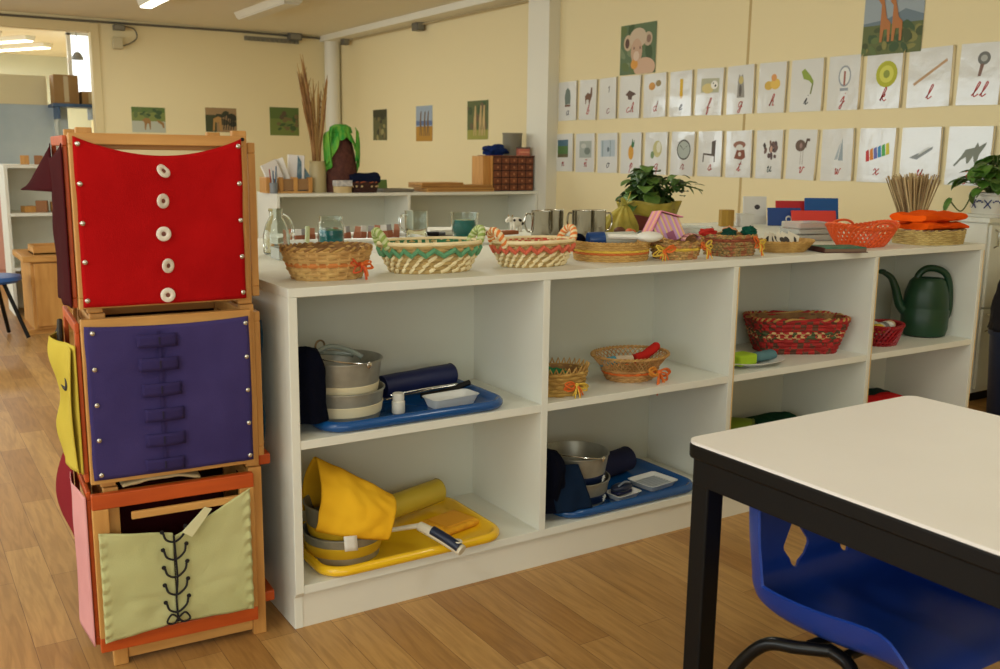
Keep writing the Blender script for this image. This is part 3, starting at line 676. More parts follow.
CB = mat('chair_blue', (22, 58, 146), .38, bump=.12, bscale=400)
def chair(label, loc, rz):
    t = thing('school_chair', label, 'chair', loc, rz)
    HW = .252
    prof = smooth_path([(0, .032, .47), (0, .024, .42), (0, .012, .35), (0, .000, .297), (0, -.026, .266), (0, -.08, .255), (0, -.18, .258), (0, -.29, .272), (0, -.345, .268), (0, -.372, .250)], 4)
    n = len(prof) - 1
    def width(s):
        if s < .15: return HW * (.97 + .03 * s / .15)
        return HW * (1 - .06 * max(0, (s - .8) / .2) ** 2)
    vs = []; K = 26
    m = MB()
    def fn(u, v):
        p = prof[min(n, int(round(v * n)))]
        x = (u * 2 - 1); w = width(v)
        e = max(0, (abs(x) - .78) / .22)             # side flange turns towards the sitter, then out at the lip
        tang = prof[min(n, int(round(v * n)) + 1)] - prof[max(0, int(round(v * n)) - 1)]
        tang = tang.normalized() if tang.length else Vector((0, 0, -1))
        nrm = Vector((0, tang.z, -tang.y))           # towards the sitter (front/up)
        if nrm.z < 0 and nrm.y > 0: nrm = -nrm
        if nrm.y > 0 and abs(nrm.y) > .5: nrm = -nrm
        lift = .066 * e ** 1.3 * (1 if v < .82 else max(0, 1 - (v - .82) / .18))
        c = .008 * (1 - x * x) * (0 if v < .3 else 1)
        q = p + nrm * (lift - c)
        return (x * w * (1 - .03 * e), q.y, q.z)
    m.grid(fn, K, n)
    # cut the two diamond hand holes by dropping the quads and rebuilding their edges
    cells = []
    def sp(u, v):
        f = v * n; i = int(f); a = Vector(fn(u, min(1, i / n))); b = Vector(fn(u, min(1, (i + 1) / n))); return a.lerp(b, f - i)
    def hole(u0):
        pass
    o = m.build('shell', CB, t, ang=60)
    md = o.modifiers.new('solid', 'SOLIDIFY'); md.thickness = .005; md.offset = 0
    for cx in (-.076, .076):
        cut = MB(); cut.prism([(cx - .036, .340), (cx - .005, .298), (cx + .005, .298), (cx + .036, .340), (cx + .036, .348), (cx + .005, .392), (cx - .005, .392), (cx - .036, .348)], -.2, .2, M=R(90, 'X'))
        vs = [tuple(v) for v in cut.v]
        me = bpy.data.meshes.new('tmp'); me.from_pydata(vs, [], cut.f); me.update()
        import bmesh
        bm = bmesh.new(); bm.from_mesh(me); bmesh.ops.recalc_face_normals(bm, faces=bm.faces); bm.to_mesh(me); bm.free()
        co_ = bpy.data.objects.new('tmp', me); COL.objects.link(co_); co_.parent = t
        b = o.modifiers.new('cut', 'BOOLEAN'); b.operation = 'DIFFERENCE'; b.object = co_; b.solver = 'EXACT'
        yield_cut.append((o, co_))
    for s in (-1, 1):
        # leg loops: front leg and rear leg joined under the seat, splayed
        pts = smooth_path([(s * .262, .035, .010), (s * .252, -.010, .129), (s * .236, -.065, .205), (s * .215, -.125, .222), (s * .185, -.175, .230)], 6)
        MB().tube(pts, .0125, 12).build('leg', mat('chair_tube', (16, 16, 16), .3, .3), t)
        pts = smooth_path([(s * .185, -.17, .230), (s * .19, -.215, .226), (s * .205, -.245, .205), (s * .225, -.275, .13), (s * .24, -.29, .010)], 6)
        MB().tube(pts, .0125, 12).build('leg', _mats['chair_tube'], t)
        for p in ((s * .262, .035), (s * .24, -.29)):
            MB().lathe([(0, 0), (.017, 0), (.018, .012), (.014, .028), (0, .028)], 14).build('foot_cap', _mats['chair_tube'], t, loc=(p[0], p[1], 0))
    MB().tube([(-.20, -.14, .229), (.20, -.14, .229)], .010, 10).build('cross_bar', _mats['chair_tube'], t)
    MB().tube([(-.19, -.20, .229), (.19, -.20, .229)], .010, 10).build('cross_bar', _mats['chair_tube'], t)
    return t
yield_cut = []
chair('blue moulded plastic chair tucked under the white topped table', (.826, -.806, 0), 0.0)
dg = None
for o, c in yield_cut: pass
bpy.context.view_layer.update()
dg = bpy.context.evaluated_depsgraph_get()
for o in {o for o, c in yield_cut}:
    me = bpy.data.meshes.new_from_object(o.evaluated_get(dg))
    o.modifiers.clear(); o.data = me
    for p in me.polygons: p.use_smooth = True
    me.set_sharp_from_angle(angle=math.radians(50))
for o, c in yield_cut: bpy.data.objects.remove(c)

# ------------------------------------------------------------------ stand of dressing frames
SX, SY, SW, SD = -.420, .0, .37, .37            # left x, front y, width, depth
RZ = math.radians(-3.5)
base_loc = (-.405, .052, 0)
t = thing('frame_stand', 'square wooden stand holding dressing frames left of the long shelf unit', 'stand', base_loc, RZ)
st = t
W_, D_ = .345, .27
for tier, (z0, z1) in enumerate(((0.0, .405), (.405, .775), (.775, 1.145))):
    dx = (0, -.004, -.008)[tier]; dy = (0, .004, .0)[tier]
    for x in (.012, W_ - .030):
        for y in (.004, D_ - .030):
            MB().bx(x + dx, x + dx + .030, y + dy, y + dy + .020, z0, z1 - .002).build('post', WOOD, t, smooth=False, bevel=.002)
    for y in (.008, D_ - .026):
        MB().bx(.042 + dx, W_ - .030 + dx, y + dy, y + dy + .016, z0 + .012, z0 + .042).build('rail', WOODX, t, smooth=False, bevel=.002)
        MB().bx(.042 + dx, W_ - .030 + dx, y + dy, y + dy + .016, z1 - .044, z1 - .014).build('rail', WOODX, t, smooth=False, bevel=.002)
    for x in (.014, W_ - .028):
        MB().bx(x + dx, x + dx + .014, .024 + dy, D_ - .03 + dy, z0 + .012, z0 + .040).build('rail', WOOD, t, smooth=False, bevel=.002)
        MB().bx(x + dx, x + dx + .014, .024 + dy, D_ - .03 + dy, z1 - .042, z1 - .014).build('rail', WOOD, t, smooth=False, bevel=.002)
# rear right post seen beside the front one
def rotz(p): return Vector(base_loc) + Matrix.Rotation(RZ, 4, 'Z') @ Vector(p)
def frame_thing(name, label, x, y, z, w, h, rz=0.0, bars=(.020, .018), wood=None, tilt=0.0, wood2=None):
    """frame lies in its local XZ plane, front towards -y, origin at lower left"""
    t = thing(name, label, 'dressing frame', tuple(rotz((x, y, z))), rot=(tilt, 0, RZ + rz))
    wd_ = wood or WOODX; wv = wood2 or wood or WOOD
    b, d = bars
    for a in ((0, w, 0, b), (0, w, h - b, h)):
        MB().bx(a[0], a[1], 0, d, a[2], a[3]).build('frame_bar', wd_, t, smooth=False, bevel=.002)
    for a in ((0, b), (w - b, w)):
        MB().bx(a[0], a[1], 0, d, b, h - b).build('frame_bar', wv, t, smooth=False, bevel=.002)
    return t
def cloth(t, name, m_, w, h, x0=0, z0=0, sag=0.0, y=-.004, gap=0.0, seed=1, amp=.003, bottom=0.0, side=0):
    m = MB()
    def fn(u, v):
        zt = h - sag * (1 - (2 * u - 1) ** 2) - (0 if side == 0 else 0)
        zb = bottom * math.sin(u * PI)
        p = (u, v, 0)
        yy = y - amp * (1 + nz(p, 3.1, seed)) * math.sin(PI * min(1, max(0, u))) ** .5 - .5 * amp * nz(p, 9, seed)
        return (x0 + u * w + .002 * nz(p, 5, seed + 3), yy, z0 + zb + (zt - zb) * v)
    m.grid(fn, 40, 36)
    return m.build(name, m_, t, solid=.0018)
def snaps(t, xs, zs, y=-.009):
    for x in xs:
        for z in zs:
            MB().lathe([(0, .003), (.002, .0028), (.003, .0016), (.0046, .0012), (.005, 0), (0, 0)], 14, M=R(90, 'X')).build('snap', SNAP, t, loc=(x, y, z))
def fab(name, rgb, rgb2=None):
    return mat(name, rgb, .95, rgb2=rgb2, scale=5, bump=.35, bscale=500, spec=.12)
# red button frame
t = frame_thing('button_frame', 'red cloth dressing frame closed with five white buttons, top front of stand', -.012, -.018, .787, .338, .345, bars=(.022, .016))
c = cloth(t, 'cloth', fab('red_cloth', (180, 16, 18), (162, 11, 14)), .322, .335, .008, .004, sag=.036, seed=2, amp=.004)
snaps(t, (.015, .323), [.018 + i * .0765 for i in range(5)])
for i, z in enumerate((.022, .082, .147, .213, .272)):
    bt = MB().lathe([(0, .002), (.004, .002), (.0065, .0042), (.0125, .0046), (.0148, .003), (.0148, .0005), (0, 0)], 24, M=R(90, 'X')).build('button', mat('button_white', (228, 218, 202), .3), t, loc=(.167 + .003 * math.sin(i * 2), -.014, z), rot=((-.5 if i == 4 else 0, 0, (.55 if i in (1, 3, 4) else 0.1))))
    MB().lathe([(0, .0034), (.0035, .0036), (.0048, .0026), (.0048, .0018)], 12, M=R(90, 'X')).build('button_thread', mat('thread_brown', (120, 70, 56), .8), bt)
MB().lathe([(0, .003), (.004, .002), (.004, 0)], 10, M=R(90, 'X')).build('screw_head', BLACK, t, loc=(.334, -.001, .338))
# purple frame
t = frame_thing('strap_frame', 'purple cloth dressing frame with row of fabric tabs, middle front of stand', -.012, -.016, .42, .340, .345, bars=(.024, .016), tilt=0.0)
c = cloth(t, 'cloth', fab('purple_cloth', (68, 58, 108), (58, 49, 96)), .328, .322, .006, .010, sag=.006, seed=5, amp=.003)
snaps(t, (.020, .326), [.022 + i * .074 for i in range(5)])
TAB = fab('purple_tab', (54, 45, 88))
for i, z in enumerate((.030, .084, .138, .192, .246, .296)):
    m = MB(); m.grid(lambda u, v: (.106 + u * .080 + .004 * math.sin(i), -.0125 - .006 * math.sin(u * PI), z - .014 + v * .027), 10, 3)
    tb = m.build('tab', TAB, t, solid=.0025)
    MB().bx(.144, .147, -.0215, -.0195, z - .008, z + .008).build('stitching', mat('dark_thread', (38, 30, 56), .9), tb, smooth=False)
MB().bx(.142, .150, -.0118, -.0104, .02, .315).build('placket', TAB, t, smooth=False)
# orange rails of the lowest stage + lacing frame
t = frame_thing('lacing_frame', 'pale green laced cloth on orange wooden frame, bottom front of stand', -.014, -.020, .048, .335, .350, bars=(.032, .018), wood=ORWOOD, wood2=WOOD)
m = MB()
def half(x0, x1, left):
    def fn(u, v):
        x = x0 + (x1 - x0) * u
        if left: zt = .272 - .024 * u
        else: zt = .240 + .082 * u ** 1.1
        zb = (.026 + .016 * u) if left else (.042 - .006 * u)
        p = (u + (0 if left else 1.7), v, 0)
        hem = .0035 * math.sin(v * 60) if ((left and u < .1) or (not left and u > .9)) else 0
        y = -.006 - .005 * (1 + nz(p, 2.6, 4)) - .006 * abs(nz((u * .4, v, 0), 5, 8)) + hem
        if (left and u > .97) or (not left and u < .03): y -= .003
        return (x, y, zb + (zt - zb) * v)
    return fn
GRC = fab('pale_green_cloth', (196, 194, 140), (186, 186, 130))
m = MB(); m.grid(half(.008, .154, True), 30, 40); m.build('cloth', GRC, t, solid=.002)
m = MB(); m.grid(half(.157, .322, False), 30, 40); m.build('cloth', GRC, t, solid=.002)
m = MB(); m.prism([(.172, .250), (.192, .236), (.236, .292), (.222, .298)], -.026, -.022, M=Matrix(((1, 0, 0, 0), (0, 0, 1, 0), (0, 1, 0, 0), (0, 0, 0, 1))))
m.build('folded_corner', fab('pale_green_light', (214, 210, 166)), t)
LACE = mat('black_lace', (24, 20, 20), .8)
m = MB(); m.tube(smooth_path([(.155, -.021, .245), (.158, -.023, .15), (.154, -.022, .1), (.156, -.022, .048)]), .0024, 6); m.build('lace', LACE, t)
for i in range(5):
    z = .072 + i * .040
    m = MB()
    m.tube(smooth_path([(.134, -.019, z + .020), (.139, -.024, z + .006), (.156, -.026, z), (.174, -.024, z + .012), (.179, -.019, z + .026)]), .0026, 6)
    m.build('lace', LACE, t)
    for x, dz in ((.132, .022), (.181, .028)):
        MB().lathe([(0, .003), (.0045, .002), (.0048, 0)], 10, M=R(90, 'X')).build('eyelet', LACE, t, loc=(x, -.0165, z + dz))
m = MB()
for s in (-1, 1):
    m.tube(smooth_path([(.156, -.022, .056), (.156 + s * .014, -.026, .068), (.156 + s * .024, -.026, .052), (.156 + s * .01, -.024, .046), (.156, -.022, .056)]), .0022, 6)
m.build('lace_bow', LACE, t)
MB().bx(.075, .30, -.010, 0, .290, .306).build('slat', WOODX, t, smooth=False, bevel=.002)
# cream paper and dark cloth lying between tiers, inside the stand
t = thing('maroon_cloth', 'dark maroon cloth of a frame stored inside the lowest tier of the stand', 'cloth', tuple(rotz((.05, .12, .06))), RZ)
m = MB(); m.grid(lambda u, v: (u * .235, .01 + .012 * nz((u, v, 0), 4, 2), v * .30), 16, 16); m.build('cloth_sheet', fab('maroon_dark', (58, 16, 20)), t, solid=.003)
t = thing('cream_frame_edge', 'cream cloth bundle showing between middle and lowest frames of the stand', 'cloth', tuple(rotz((.05, .0, .398))), RZ)
m = MB(); m.grid(lambda u, v: (u * .16, v * .10, .004 + .014 * math.sin(PI * u) * math.sin(PI * min(1, v + .2)) + .003 * nz((u, v, 0), 6, 2)), 18, 12); m.build('cloth_sheet', fab('cream_cloth', (206, 186, 140)), t, solid=.004)
# frames on the left side, seen edge on
def side_frame(name, label, z, h, wood, y0=.008, d=.26):
    t = thing(name, label, 'dressing frame', tuple(rotz((-.012, y0, z))), rot=(0, 0, RZ + PI / 2 * 0))
    for a in ((0, .020), (h - .020, h)): MB().bx(-.009, 0, 0, d, a[0], a[1]).build('frame_bar', wood, t, smooth=False, bevel=.002)
    for a in ((0, .020), (d - .020, d)): MB().bx(-.009, 0, a[0], a[1], .020, h - .020).build('frame_bar', wood, t, smooth=False, bevel=.002)
    return t
def side_cloth(t, m_, h, d, x=-.0115, top=0, seed=1, bulge=.01, mb=None, z0=0.0, y0=-.006):
    m = MB()
    def fn(u, v):
        p = (u, v, 1)
        return (x - bulge * math.sin(PI * u) * (1 + .6 * nz(p, 3, seed)), y0 + u * d, z0 + v * (h - top * math.sin(PI * u)) + .004 * nz(p, 5, seed))
    m.grid(fn, 24, 30); return m.build('cloth', m_, t, solid=.002)
t = side_frame('dressing_frame', 'maroon cloth dressing frame on the left side of stand, top tier', .787, .34, ORWOOD)
side_cloth(t, fab('maroon_cloth', (66, 12, 16), (56, 9, 13)), .325, .262, top=.03, seed=3)
m = MB()
m.grid(lambda u, v: (-.018 - .055 * u * (1 - .3 * v), .15 + .14 * u + .02 * v, .225 + .095 * v * (1 - u * .9)), 12, 10)
m.build('loose_flap', _mats['maroon_cloth'], t, solid=.002)
t = side_frame('dressing_frame', 'yellow cloth dressing frame on the left side of stand, middle tier', .42, .335, ORWOOD)
YEL = fab('yellow_frame_cloth', (200, 178, 70), (184, 162, 58))
side_cloth(t, YEL, .27, .26, seed=6, bulge=.028, z0=.02)
m = MB(); m.tube(smooth_path([(-.018, .26, .285), (-.032, .21, .262), (-.036, .14, .225), (-.028, .07, .19), (-.024, .055, .21), (-.028, .13, .262), (-.020, .21, .31)]), .006, 8)
m.build('drawstring', mat('dark_trim', (54, 48, 36), .8), t)
m = MB(); m.grid(lambda u, v: (-.020 - .006 * math.sin(PI * v), -.002 + u * .03, .02 + v * .262 + .004 * math.sin(v * 70) * u), 4, 60); m.build('ruffled_hem', YEL, t, solid=.002)
t = side_frame('dressing_frame', 'pink cloth dressing frame on the left side of stand, bottom tier', .055, .345, ORWOOD)
side_cloth(t, fab('pink_cloth', (214, 152, 148), (200, 138, 136)), .335, .262, seed=9, bulge=.012)
m = MB(); m.grid(lambda u, v: (-.018 - .03 * math.sin(PI * v) * (1 - u), .27 - .09 * u, .16 + .22 * v), 8, 14); m.build('loose_flap', fab('maroon_flap', (130, 34, 40)), t, solid=.002)
# spare frames on the right side, added dark sheet behind
t = thing('dressing_frame', 'plain wooden dressing frame hung on the right side of stand, top tier', 'dressing frame', tuple(rotz((W_ + .0, .03, .787))), RZ)
for a in ((.0, .022), (.31, .332)): MB().bx(0, .016, .0, .28, a[0], a[1]).build('frame_bar', WOOD, t, smooth=False, bevel=.002)
for a in ((0, .022), (.258, .28)): MB().bx(0, .016, a[0], a[1], .022, .31).build('frame_bar', WOOD, t, smooth=False, bevel=.002)
m = MB(); m.grid(lambda u, v: (.005, .02 + u * .24, .01 + v * .31), 4, 4); m.build('cloth', fab('tan_cloth', (150, 110, 60)), t, solid=.002)
t = thing('dressing_frame', 'blue cloth dressing frame on the right side of stand, middle tier', 'dressing frame', tuple(rotz((W_ + .001, .03, .42))), RZ)
for a in ((.0, .022), (.31, .332)): MB().bx(0, .014, .0, .28, a[0], a[1]).build('frame_bar', WOOD, t, smooth=False, bevel=.002)
for a in ((0, .022), (.258, .28)): MB().bx(0, .014, a[0], a[1], .022, .31).build('frame_bar', WOOD, t, smooth=False, bevel=.002)
m = MB(); m.grid(lambda u, v: (.017 + .004 * math.sin(v * 9), .01 + u * .26, .03 + v * .28), 4, 10); m.build('cloth', fab('teal_cloth', (34, 66, 84)), t, solid=.002)
t = thing('dressing_frame', 'dark cloth dressing frame with orange bars on right side of stand, bottom tier', 'dressing frame', tuple(rotz((W_ + .001, .03, .062))), RZ)
for z in (.0, .335):
    MB().bx(0, .028, .0, .28, z, z + .026).build('frame_bar', ORWOOD, t, smooth=False, bevel=.004)
m = MB(); m.grid(lambda u, v: (.006, .01 + u * .26, .026 + v * .309), 4, 4); m.build('cloth', fab('black_frame_cloth', (28, 18, 20)), t, solid=.003)
t = thing('dressing_frame', 'dark brown cloth dressing frame on the rear side of stand', 'dressing frame', tuple(rotz((.0, .272, .06))), RZ)  # added sheet: covers the bright gap so the space between tiers stays dark
for x in (.0, .325): MB().bx(x, x + .020, 0, .016, 0, .80).build('frame_bar', WOOD, t, smooth=False, bevel=.002)
m = MB(); m.grid(lambda u, v: (.012 + u * .32, -.003 + .003 * nz((u, v, 0), 4, 2), .0 + v * .80), 10, 20); m.build('cloth', fab('dark_brown_cloth', (44, 26, 20)), t, solid=.003)
t = thing('black_cloth', 'black cloth hanging behind the stand against the end of the shelf unit', 'cloth', (-.055, .30, 0), 0)
m = MB(); m.grid(lambda u, v: (.045 + .006 * nz((u, v, 0), 4, 1) - .002, u * .30, .03 + v * .70), 12, 16); m.build('cloth_sheet', fab('black_hanging', (24, 20, 26)), t, solid=.003)

# ------------------------------------------------------------------ baskets
TAN = mat('wicker_tan', (196, 156, 88), .75, rgb2=(166, 124, 62), scale=30)
TAN2 = mat('wicker_gold', (206, 166, 96), .7, rgb2=(180, 138, 72), scale=25)
DARKW = mat('wicker_brown', (156, 116, 68), .75, rgb2=(122, 86, 48), scale=30)
CREAM = mat('palm_cream', (246, 230, 186), .75, rgb2=(232, 212, 162), scale=30)
GREEN = mat('palm_green', (96, 154, 112), .75)
CORAL = mat('palm_coral', (212, 104, 76), .75)
ORNG = mat('orange_raffia', (222, 108, 40), .7)
ORPL = mat('orange_plastic', (226, 92, 36), .4)
REDW = mat('red_splint', (172, 32, 30), .6, rgb2=(140, 22, 24), scale=20)
REDP = mat('dark_red_plastic', (150, 20, 30), .4)
YRAF = mat('yellow_raffia', (222, 186, 70), .7)
def sup(a, e):
    c, s = math.cos(a), math.sin(a)
    return math.copysign(abs(c) ** (2 / e), c), math.copysign(abs(s) ** (2 / e), s)
class Bk:
    """basket wall shape: top half-axes rx, ry, bottom half-axes bx, by, height h"""
    def __init__(s, rx, ry, bx, by, h, e=2.0, pw=.8, ups=None):
        s.rx, s.ry, s.bx, s.by, s.h, s.e, s.pw, s.ups = rx, ry, bx, by, h, e, pw, ups
    def p(s, a, t, off=0.0):
        k = t ** s.pw; ux, uy = sup(a, s.e)
        x = (s.bx + (s.rx - s.bx) * k); y = (s.by + (s.ry - s.by) * k)
        z = s.h * t
        if s.ups: z += s.ups * t * t * abs(math.cos(a)) ** 3
        return Vector(((x + off) * ux, (y + off) * uy, z))
def woven(bk, t, rows, nst, strand, stake, accents=None, rw=None, amp=.0022, liner=None, strand_r=None, phase=1, stake_r=.0016, flatk=1.0, part='body'):
    """woven wall: flat stakes with strands running in front of and behind them"""
    m = MB(); mats = [strand, stake, liner or strand]; acc = {}
    for k, mm in (accents or {}).items():
        if mm not in mats: mats.append(mm)
        acc[k] = mats.index(mm)
    n = nst * 4
    sr = strand_r or bk.h / rows * .56
    for r in range(rows):
        tt = (r + .5) / rows
        pts = []
        for i in range(n):
            a = 2 * PI * i / n
            o = amp * math.cos(a * nst / 2 + (PI * r * phase))
            pts.append(bk.p(a, tt, o))
        m.tube(pts, sr, 6, acc.get(r, 0), closed=True)
    for i in range(nst):
        a = 2 * PI * (i + .5) / nst
        m.tube([bk.p(a, k / 5, .0004) for k in range(6)], stake_r, 5, 1)
    N = 64
    vs = [bk.p(2 * PI * i / N, k / 5, -amp - sr * .75) for k in range(6) for i in range(N)]
    fs = [(k * N + i, k * N + (i + 1) % N, (k + 1) * N + (i + 1) % N, (k + 1) * N + i) for k in range(5) for i in range(N)]
    m.add(vs, fs, 2)
    m.add([bk.p(2 * PI * i / N, 0, 0) + Vector((0, 0, .0015)) for i in range(N)], [tuple(range(N))], 2)
    return m.build(part, mats, t)
def rim(bk, t, r, m_, braid=0, off=0, mats2=None, z=0.0):
    m = MB()
    N = 96
    if not braid:
        m.tube([bk.p(2 * PI * i / N, 1, off) + Vector((0, 0, z)) for i in range(N)], r, 8, 0, closed=True)
        return m.build('rim', m_, t)
    for s in (0, 1):
        pts = []
        for i in range(N * 2):
            a = 2 * PI * i / (N * 2); w = a * braid + s * PI
            pts.append(bk.p(a, 1, off + r * .6 * math.cos(w)) + Vector((0, 0, z + r * .6 * math.sin(w))))
        m.tube(pts, r * .62, 6, s, closed=True)
    return m.build('rim', [m_, mats2 or m_], t)
def zigzag(bk, t, t0, t1, n, m_, r=.0028, off=.004, part='zigzag_band'):
    m = MB(); pts = []
    for i in range(n * 2):
        a = 2 * PI * i / (n * 2); pts.append(bk.p(a, t1 if i % 2 else t0, off))
    m.tube(pts, r, 6, 0, closed=True)
    return m.build(part, m_, t)
def ring_handle(t, p, rx, rz_, r, m1, m2, rz=0, tilt=0, n=9):
    """twisted two colour handle loop standing on the rim"""
    m = MB()
    Mx = T(*p) @ Matrix.Rotation(rz, 4, 'Z') @ Matrix.Rotation(tilt, 4, 'X')
    for s in (0, 1):
        pts = []
        for i in range(73):
            u = i / 72; a = PI * (-.12 + 1.24 * u); w = u * n * 2 * PI + s * PI
            c = Vector((math.cos(a) * rx, 0, math.sin(a) * rz_)); d = Vector((math.cos(a), 0, math.sin(a)))
            pts.append(c + d * r * .55 * math.cos(w) + Vector((0, 1, 0)) * r * .55 * math.sin(w))
        m.tube(pts, r * .72, 6, s, M=Mx)
    return m.build('handle', [m1, m2], t)
def bow(t, p, s, m1, m2, rz=0, seed=1):
    """raffia bow: loops and loose tails"""
    rr = random.Random(seed); m = MB(); Mx = T(*p) @ Matrix.Rotation(rz, 4, 'Z')
    for k in range(6):
        a = rr.uniform(-.6, .6) + (PI if k % 2 else 0); L = s * rr.uniform(.7, 1.1)
        c, s_ = math.cos(a), math.sin(a)
        pts = smooth_path([(0, 0, 0), (c * L * .5 - s_ * L * .18, -.004 - .002 * k, s_ * L * .5 + c * L * .2), (c * L, -.006, s_ * L), (c * L * .5 + s_ * L * .15, -.004, s_ * L * .5 - c * L * .2), (0, 0, 0)], 5)
        m.tube(pts, s * .055, 5, k % 2, M=Mx)
    for k in range(5):
        a = rr.uniform(-2.2, -.9); L = s * rr.uniform(.7, 1.2)
        pts = smooth_path([(0, -.004, 0), (math.cos(a) * L * .5, -.012, math.sin(a) * L * .4), (math.cos(a) * L, -.008 - .003 * k, math.sin(a) * L)], 5)
        m.tube(pts, [s * .05] * (len(pts) - 1) + [s * .02], 5, k % 2, M=Mx)
    m.sphere((0, -.005, 0), s * .14, 8, 0, M=Mx)
    return m.build('bow', [m1, m2], t)

GRP = None
# 1 dark wicker oval basket at the left end
t = thing('wicker_basket', 'brown oval wicker basket with orange bow at left end of the shelf top', 'basket', (.150, .140, H), -.02)
bk = Bk(.105, .078, .074, .055, .073, 2.2, .7)
woven(bk, t, 7, 26, mat('wicker_split', (212, 174, 108), .7, rgb2=(180, 136, 78), scale=14), mat('wicker_stave', (220, 184, 118), .7, rgb2=(192, 148, 88), scale=20), {3: mat('dull_orange', (206, 128, 64), .7)}, amp=.0024, liner=DARKW, stake_r=.0052)
rim(bk, t, .0055, DARKW, 22, mats2=TAN)
bow(t, (.062, -.058, .036), .036, ORNG, mat('orange_raffia_dark', (206, 78, 34), .7), rz=.25, seed=3)
# 2 cream and green basket
def palm_basket(label, loc, rz, acc, hm1, hm2, s=1.0, seed=0):
    t = thing('palm_basket', label, 'basket', loc, rz)
    bk = Bk(.118 * s, .072 * s, .085 * s, .052 * s, .066 * s, 2.4, .9)
    woven(bk, t, 7, 34, mat('palm_shadow', (190, 160, 102), .8), CREAM, {}, amp=.003, liner=check_material('check_' + label[:8], tuple(int(c * .9) for c in acc[1]), (226, 206, 156), acc[1], 95), stake_r=.0022)
    # diagonal overlapping leaf strips on the outside
    m = MB()
    for row in range(3):
        for i in range(24):
            a = 2 * PI * (i + .5 * row) / 24; t0 = .05 + row * .19
            m.tube([bk.p(a, t0, .0035), bk.p(a + .09, t0 + .09, .0065), bk.p(a + .17, t0 + .17, .003)], [.0042, .0052, .0034], 5, 0)
    m.build('leaf_strips', CREAM, t)
    zigzag(bk, t, .62, .82, 20, acc[0], .0064 * s, .0075)
    rim(bk, t, .005, CREAM, 0, off=.002, z=.001)
    for sx in (-1, 1):
        ring_handle(t, (sx * .116 * s, 0, .066 * s), .026, .034, .0085, hm1, hm2, rz=PI / 2, tilt=(-sx) * -.45)
    return t
LIME = mat('palm_lime', (150, 172, 88), .75); PALG = mat('palm_pale_green', (206, 214, 160), .75)
palm_basket('cream woven basket with green zigzag and green twisted handles', (.435, .155, H), -.05, (GREEN, (50, 120, 78)), LIME, PALG, 1.12)
palm_basket('cream woven basket with coral red zigzag and orange twisted handles', (.748, .148, H), .08, (CORAL, (206, 80, 56)), mat('palm_orange', (224, 128, 60), .75), CREAM, 1.02)
# 4 low tan basket
t = thing('wicker_basket', 'low round golden basket with yellow stripe holding the blue capped glue bottle', 'basket', (1.043, .178, H), 0)
bk = Bk(.114, .098, .106, .090, .052, 2.1, .6)
woven(bk, t, 8, 44, TAN2, TAN2, {4: YRAF, 3: mat('rust_stripe', (206, 110, 50), .7)}, amp=.0018, liner=TAN2)
rim(bk, t, .0042, TAN2, 30, mats2=TAN)
# contents: bottle with blue cap, glass-grey body, white scoop
t = thing('glue_bottle', 'clear bottle with blue lid lying across the low golden basket', 'bottle', (1.005, .155, H + .062), 0, rot=(0, math.radians(88), -.30))
MB().lathe([(0, -.055), (.0195, -.055), (.021, -.052), (.021, -.008), (.0, -.008)], 24).build('cap', mat('cap_blue', (28, 66, 122), .3), t)
MB().lathe([(0, -.007), (.016, -.007), (.0185, .0), (.0185, .082), (.014, .09), (0, .09)], 24).build('bottle_body', mat('cloudy_plastic', (186, 190, 178), .3), t)
t = thing('white_scoop', 'white oval spoon resting on right rim of the low golden basket', 'spoon', (1.118, .100, H + .068), -.10)
t.scale = (1.25, 1.25, 1.25)
MB().sphere((0, 0, 0), .03, 14, s=(1.15, .8, .42)).build('spoon_bowl', mat('white_plastic', (230, 228, 218), .3), t)
MB().tube([(-.02, 0, 0), (-.10, .02, .002)], .006, 8).build('spoon_handle', _mats['white_plastic'], t)
t = thing('navy_pouch', 'small navy cloth pouch in left end of the low golden basket', 'pouch', (.952, .215, H + .045), .2)
MB().sphere((0, 0, .0), .03, 12, s=(.8, .8, 1)).build('pouch_body', NAVY, t)
t = thing('dark_beads', 'small pile of dark and orange knick-knacks at right end of the low golden basket', 'trinket', (1.17, .235, H + .06), 0)
m = MB(); rr = random.Random(4)
for i in range(7): m.sphere((rr.uniform(-.02, .02), rr.uniform(-.02, .02), rr.uniform(-.012, .014)), rr.uniform(.007, .012), 8, i % 3)
m.build('bead_pile', [mat('bead_teal', (52, 88, 92), .4), mat('bead_orange', (200, 98, 48), .4), mat('bead_white', (214, 208, 196), .4)], t)

# 5 and 6 plaid baskets
PLAID = check_material('plaid_splint', (196, 156, 94), (164, 132, 80), (184, 124, 76), 120)
PLAID2 = check_material('plaid_splint_dark', (176, 138, 84), (134, 116, 72), (160, 96, 62), 120)
t = thing('plaid_basket', 'small flared basket with raffia bows at both ends, holding striped paper house', 'basket', (1.232, .112, H), .0)
bk = Bk(.078, .062, .055, .048, .052, 2.6, .8, ups=.012)
woven(bk, t, 6, 26, PLAID, PLAID, {3: YRAF}, amp=.0026, liner=DARKW)
rim(bk, t, .0045, TAN, 18, mats2=DARKW)
bow(t, (-.078, -.036, .028), .034, ORNG, YRAF, rz=-.4, seed=5)
bow(t, (.072, -.046, .036), .040, YRAF, ORNG, rz=.4, seed=6)
t = thing('paper_house', 'pink and yellow striped paper house tilted in the small plaid basket', 'paper house', (1.232, .140, H + .048), -.15, rot=(-.1, -.42, -.35))
t.scale = (1.16, 1.16, 1.16)
ST = stripe_material('pink_stripes', [(206, 156, 186), (216, 176, 110), (196, 140, 176), (190, 150, 190), (222, 190, 130), (200, 132, 166)], 38)
